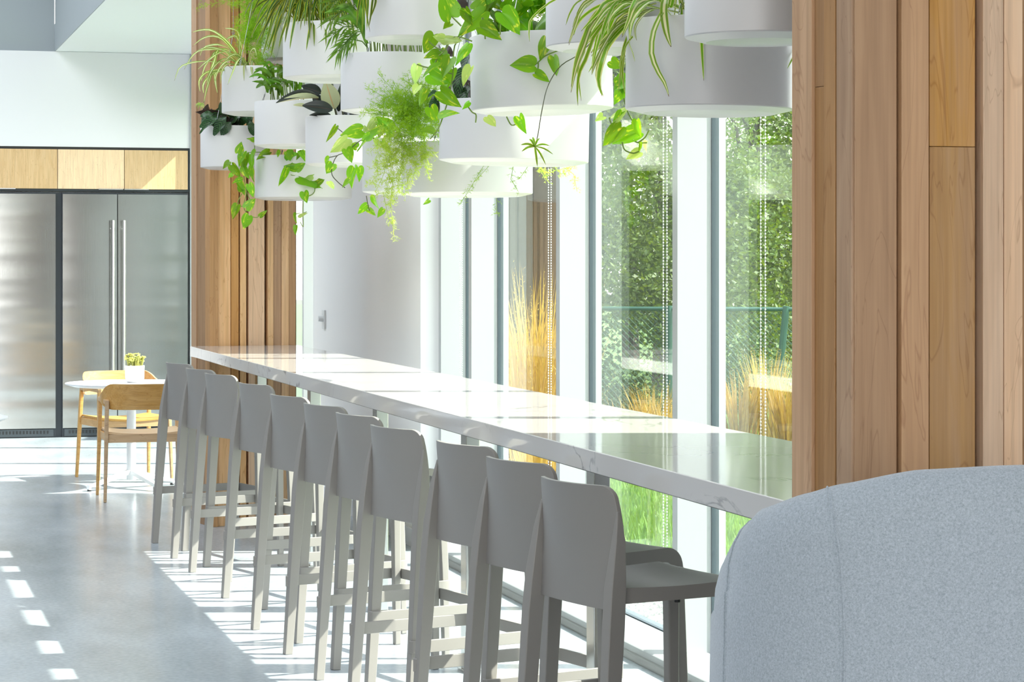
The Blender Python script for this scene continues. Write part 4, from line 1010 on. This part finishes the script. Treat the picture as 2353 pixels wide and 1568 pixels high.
# M: prayer plant
D = PD['M']
m_ = plant('M', 'prayer_plant', [px(D, (540, 300), (520, 260)), px(D, (560, 300), (555, 250))], 'stem_dark', .004)
for i in range(30):
    u = R.uniform(478, 582); v = R.uniform(256, 290)
    put_leaf(m_, 'calathea' if i % 3 else 'calathea_under', at(u + R.uniform(-4, 14), v - 6, D - R.uniform(-.1, .16)), at(u - R.uniform(5, 26), v + R.uniform(-22, 20), D - R.uniform(0, .2)), R.uniform(16, 26) / FPX * D)
for q in ((520, 268, 486, 304, 24), (500, 270, 458, 288, 20), (490, 262, 462, 262, 16), (530, 280, 508, 308, 22), (575, 278, 582, 308, 18), (512, 262, 506, 236, 14), (486, 278, 456, 302, 9)):
    put_leaf(m_, 'calathea', at(q[0], q[1], D - .2), at(q[2], q[3], D - .22), q[4] / FPX * D, .3)

# N: pothos trailing left and right
D = PD['N'] - .1
n_ = plant('N', 'pothos_vine', [px(D - .02, (600, 350), (565, 355), (560, 400), (566, 440), (560, 475), (570, 495)), px(D - .02, (566, 440), (575, 460)), px(D - .02, (560, 475), (545, 473)), px(D - .02, (572, 497), (590, 500), (600, 492)), px(D - .02, (556, 445), (548, 460), (545, 473)), px(D - .02, (585, 355), (585, 330)), px(D - .17, (686, 350), (684, 380), (680, 402), (668, 402)), px(D - .17, (680, 402), (700, 412), (722, 430), (720, 445), (706, 452)), px(D - .17, (697, 462), (696, 490), (697, 521), (690, 510)), px(D - .17, (697, 490), (705, 487)), px(D - .17, (680, 492), (690, 490))], 'stem', .0024)
leaves(n_, 'pothos', D - .05, [(547, 352, 558, 325, 20), (588, 325, 569, 314, 22), (533, 379, 557, 405, 26), (561, 350, 544, 379, 22), (566, 355, 559, 397, 26), (579, 384, 576, 419, 20), (588, 347, 576, 380, 13), (557, 414, 532, 421, 12), (546, 420, 564, 450, 16), (572, 424, 584, 453, 18), (546, 472, 534, 504, 19), (565, 478, 586, 455, 22), (572, 496, 556, 528, 24), (597, 497, 612, 485, 11), (527, 372, 511, 386, 14), (534, 400, 524, 408, 10), (619, 350, 588, 367, 17), (640, 350, 630, 379, 10), (560, 385, 572, 412, 18), (570, 360, 582, 390, 18), (555, 440, 545, 425, 12)], .04, (17,))
leaves(n_, 'pothos', D - .2, [(674, 350, 651, 378, 26), (683, 385, 650, 381, 20), (657, 388, 640, 429, 15), (683, 390, 701, 374, 20), (718, 404, 688, 401, 24), (687, 407, 742, 424, 30), (720, 426, 744, 408, 26), (699, 442, 705, 467, 20), (681, 491, 680, 517, 16), (680, 519, 678, 541, 10), (690, 501, 707, 487, 13), (690, 350, 705, 372, 20), (660, 350, 668, 370, 24), (700, 352, 680, 366, 22), (644, 348, 636, 362, 14)], .03, (4, 10))

# O: bright pothos
D = PD['O'] - .2
o_ = plant('O', 'pothos_vine', [px(D, (860, 318), (830, 322), (797, 349), (775, 358), (764, 380), (763, 402), (778, 420), (793, 432)), px(D, (787, 304), (772, 292)), px(D, (775, 358), (757, 362)), px(D, (842, 450), (845, 468), (850, 485))], 'stem_dark', .0022)
leaves(o_, 'pothos', D, [(771, 291, 750, 327, 12), (831, 300, 786, 308, 32), (798, 319, 759, 353, 30), (796, 344, 809, 374, 24), (878, 296, 815, 332, 22), (862, 275, 838, 302, 18), (896, 300, 864, 266, 30), (862, 317, 867, 339, 12), (878, 325, 897, 352, 13), (757, 361, 748, 382, 13), (764, 377, 749, 402, 24), (757, 417, 768, 431, 16), (802, 412, 787, 429, 11), (816, 388, 806, 432, 24), (823, 385, 827, 416, 20), (862, 451, 869, 483, 24), (843, 471, 819, 493, 16), (846, 482, 862, 492, 14), (820, 340, 804, 330, 20), (905, 300, 885, 275, 24), (850, 310, 830, 325, 20), (985, 460, 974, 470, 10), (880, 480, 866, 500, 14)], .05, (2, 5, 7, 11))
for i in range(12):
    u = R.uniform(840, 900); put_leaf(o_, R.choice(['pothos', 'pothos_pale']), at(u, R.uniform(285, 318), D + R.uniform(0, .2)), at(u + R.uniform(-30, 20), R.uniform(268, 325), D + R.uniform(-.02, .15)), R.uniform(16, 26) / FPX * D)

# ------------------------------------------------------------------ outdoors
GZ = -.12
struct('ground_lawn', MB().box((3.42, -30, GZ - .3), (70, 90, GZ)), 'lawn')
struct('ground_far', MB().box((-90, -90, GZ - .9), (90, 120, GZ - .35)), 'earth')
struct('path_gravel', MB().box((3.40, -5, GZ - .05), (4.0, 24, GZ + .015)), 'gravel')
m = MB()
for i in range(5200):
    x, y = R.uniform(3.42, 3.98), R.uniform(7, 20); s = R.uniform(.008, .02); z = GZ + .015
    m.add([(x + s, y, z), (x, y + s, z), (x - s, y, z), (x, y - s, z), (x + R.uniform(-.3, .3) * s, y, z + s * .8)], [(0, 1, 4), (1, 2, 4), (2, 3, 4), (3, 0, 4)])
tag(m.build('gravel_stones', 'gravel', smooth=False), 'loose pale gravel along the outside of the windows', 'gravel', kind='stuff')
m = MB()
for i in range(26000):
    D = R.uniform(11.5, 24); u = R.uniform(1080, 1900); p = at(u, 0, D)
    if p.x < 4.0 or (D > 20.6 and u < 1350): continue
    h = R.uniform(.04, .10); a = R.uniform(0, 2 * PI); wv = .005 + .0004 * D
    m.add([(p.x - wv * math.cos(a), p.y - wv * math.sin(a), GZ), (p.x + wv * math.cos(a), p.y + wv * math.sin(a), GZ), (p.x + R.uniform(-.03, .03), p.y + R.uniform(-.03, .03), GZ + h)], [(0, 1, 2)])
tag(m.build('lawn_grass', 'lawn_blade', smooth=False), 'short green lawn grass outside the windows', 'grass', kind='stuff')
def tuft(u, D, h, n, sp, label, mat='dry_grass'):
    p = at(u, 0, D); p.z = GZ; t = empty('ornamental_grass', p, label=label, cat='grass', group='tall golden grasses outside the windows')
    m = MB(); st = MB()
    for i in range(n):
        a = R.uniform(0, 2 * PI); r = R.uniform(0, .12); l = R.uniform(.5, 1) * sp; hh = h * R.uniform(.55, 1); b0 = Vector((r * math.cos(a), r * math.sin(a), 0)); e = b0 + Vector((l * math.cos(a), l * math.sin(a), hh)); k = b0.lerp(e, .55) + Vector((0, 0, hh * .14))
        q = Vector((-math.sin(a), math.cos(a), 0)) * .006
        if i % 3: m.add([b0 - q, b0 + q, k + q, k - q, e], [(0, 1, 2, 3), (3, 2, 4)])
        else:
            st.add([b0 - q * .4, b0 + q * .4, e], [(0, 1, 2)])
            for j in range(7):
                c = k.lerp(e, .45 + .55 * j / 6); w_ = Vector((R.uniform(-1, 1), R.uniform(-1, 1), R.uniform(.2, 1))) * .016; st.add([c - q * .5, c + q * .5, c + w_ * 1.2], [(0, 1, 2)])
    m.build('blades', mat, t, smooth=False)['kind'] = 'stuff'; st.build('seed_heads', mat, t, smooth=False)['kind'] = 'stuff'
GR = [(1158, 15.6, 1.5), (1186, 16.6, 1.75), (1212, 15.0, 1.45), (1238, 16.2, 1.75), (1266, 15.5, 1.55), (1226, 14.2, 1.0), (1268, 14.6, 1.05), (1452, 19.4, .62), (1500, 20.3, .7), (1540, 19.6, .6), (1700, 21.4, .8), (1762, 22.1, .95), (1812, 21.2, .85)]
gn = ['leftmost of the tall golden grasses', 'second of the tall golden grasses counted from the left', 'third of the tall golden grasses counted from the left', 'tallest golden grass behind the bead chain', 'golden grass just right of the bead chain', 'short golden grass in front of the tall ones', 'short golden grass before the tall ones, nearer the mullion', 'low yellow grass at the lawn edge, left of the tree window', 'low yellow grass at the lawn edge, middle of the tree window', 'low yellow grass at the lawn edge by the mullion of the tree window', 'pale grass at the left of the window by the fin wall', 'pale grass before the leaning fence post', 'pale grass beside the fin wall edge']
for (u, D, h), lb in zip(GR, gn): tuft(u, D, h, 190, .34 if h > 1.2 else .26, lb)
# chain-link fence
F0, F1 = at(1330, 0, 24.4), at(2600, 0, 23.2); F0.z = F1.z = GZ
fe = empty('chain_link_fence', F0, label='green chain-link fence across the garden with leaning post', cat='fence')
dv = (F1 - F0); FL = dv.length; dv.normalize(); FH = 1.22
m = MB(); s = .06
i = -int(FH / s)
while i * s < FL:
    for sg in (1, -1):
        x0 = i * s; x1 = x0 + FH
        a, b_ = (x0, 0) if sg > 0 else (x0, FH), (x1, FH) if sg > 0 else (x1, 0)
        (xa, za), (xb, zb) = a, b_
        if xa < 0: za += (0 - xa) * (1 if sg > 0 else -1); xa = 0
        if xb > FL: zb -= (xb - FL) * (1 if sg > 0 else -1); xb = FL
        if xb > xa: m.tube([dv * xa + Vector((0, 0, za)), dv * xb + Vector((0, 0, zb))], .0024, 3, False)
    i += 1
o = m.build('wire_mesh', 'fence_green', fe, smooth=False); o['kind'] = 'stuff'
m = MB(); m.tube([Vector((0, 0, FH)), dv * FL + Vector((0, 0, FH))], .02, 8); m.build('top_rail', 'fence_green', fe)
for q, lean in ((.01, 0), (.17, 0), (.365, .12), (.58, 0), (.79, 0), (.995, 0)):
    m = MB(); m.tube([dv * (FL * q), dv * (FL * q + lean) + Vector((0, 0, FH + .03))], .035, 10); m.build('post', 'fence_green', fe)
# shrubs and trees
LFM = []
def bush(name, u, D, h, wd, n, label, cat, group, trunk=0, z0=0, size=.10, core=True):
    p = at(u, 0, D); p.z = GZ; t = empty(name, p, label=label, cat=cat, group=group)
    if trunk:
        m = MB(); pts = [Vector((0, 0, 0)), Vector((R.uniform(-.1, .1), R.uniform(-.1, .1), h * .35)), Vector((R.uniform(-.2, .2), R.uniform(-.2, .2), h * .8))]
        m.tube(pts, [trunk, trunk * .7, trunk * .2], 8)
        for k in range(6):
            a = R.uniform(0, 2 * PI); z = h * R.uniform(.25, .7); m.tube([Vector((0, 0, z)), Vector((math.cos(a) * wd * .3, math.sin(a) * wd * .3, z + h * .2)), Vector((math.cos(a) * wd * .6, math.sin(a) * wd * .6, z + h * .25))], [trunk * .4, trunk * .25, .01], 5)
        m.build('trunk', 'bark', t)
    m = MB(); cl = [(R.uniform(0, 2 * PI), R.uniform(.1, .95) ** .7, R.uniform(0, 1)) for _ in range(max(34, int(wd * 26)))]
    for i in range(n):
        a, r, zf = R.choice(cl); zz = z0 + (h - z0) * zf; rad = wd * (math.sin(PI * (.12 + .86 * zf)) ** .7)
        c = Vector((math.cos(a) * r * rad, math.sin(a) * r * rad, zz)) + Vector((R.gauss(0, 1), R.gauss(0, 1), R.gauss(0, .8))) * .17 * (1 + h * .06)
        if c.z < .02: c.z = .05
        q = Vector((R.gauss(0, 1), R.gauss(0, 1), R.gauss(0, .7))).normalized(); s_ = q.cross(Vector((R.gauss(0, 1), R.gauss(0, 1), R.gauss(0, 1)))).normalized(); l = size * R.uniform(.6, 1.2)
        m.add([c, c + q * l * .45 + s_ * l * .28, c + q * l, c + q * l * .45 - s_ * l * .28], [(0, 1, 2, 3)])
    m.build('foliage', 'tree_leaf', t, smooth=False)['kind'] = 'stuff'
TR = [('shrub', 1455, 26.6, 4.2, 1.05, 24000, 0), ('tree', 1520, 31.5, 7.5, 1.9, 20000, .14), ('shrub', 1665, 27.3, 2.7, .62, 9000, 0), ('shrub', 1775, 29.5, 2.7, .75, 9000, 0), ('tree', 1720, 34.5, 5.2, 1.3, 13000, .1), ('tree', 1862, 37.5, 6.0, 1.5, 12000, .12), ('tree', 1770, 46, 5.0, 2.0, 10000, .12), ('tree', 1450, 38, 8.0, 2.2, 26000, .15)]
tl = ['large leafy shrub behind the fence in the tree window', 'tall tree rising above the shrub in the tree window', 'bright young shrub at the left of the window by the fin wall', 'low shrub behind the leaning fence post', 'loose tree behind the shrubs in the window by the fin wall', 'tree at the fin wall edge, sky around its crown', 'distant tree under the open sky', 'far tree filling the gaps behind the trees of the tree window']
for (nm, u, D, h, wd, n, tr), lb in zip(TR, tl): bush(nm, u, D, h, wd, n, lb, nm, 'shrubs and trees beyond the fence', tr, 0 if not tr else h * .12, .095 if tr else .075)
# fin's brown pane reflection put in as a plank shed behind the golden grass
a, b_ = at(1120, 0, 21.4), at(1330, 0, 21.4)
sh = empty('brown_backdrop', a, label='added brown plank shed wall behind the golden grass', cat='backdrop'); sh.location.z = GZ
d = b_ - a; d.z = 0; L = d.length; d.normalize(); nr = Vector((-d.y, d.x, 0))
MB().prism([(0, 0), (d.x * L, d.y * L), (d.x * L + nr.x * 2.4, d.y * L + nr.y * 2.4), (nr.x * 2.4, nr.y * 2.4)], 0, 3.3).build('body', 'bark', sh, smooth=False)
nb = 6
for i in range(nb):
    p0, p1 = d * (L * i / nb + .006), d * (L * (i + 1) / nb - .006); f = nr * -.03
    MB().prism([(p0 + f)[:2], (p1 + f)[:2], p1[:2], p0[:2]], 0, 3.3).build('plank', 'brown_wall', sh, smooth=False)
p0 = -nr * .1 - d * .1; p1 = d * (L + .1) - nr * .1; p2 = d * (L + .1) + nr * 2.5; p3 = -d * .1 + nr * 2.5
MB().prism([p0[:2], p1[:2], p2[:2], p3[:2]], 3.3, 3.4).build('roof', 'dark_frame', sh, smooth=False)
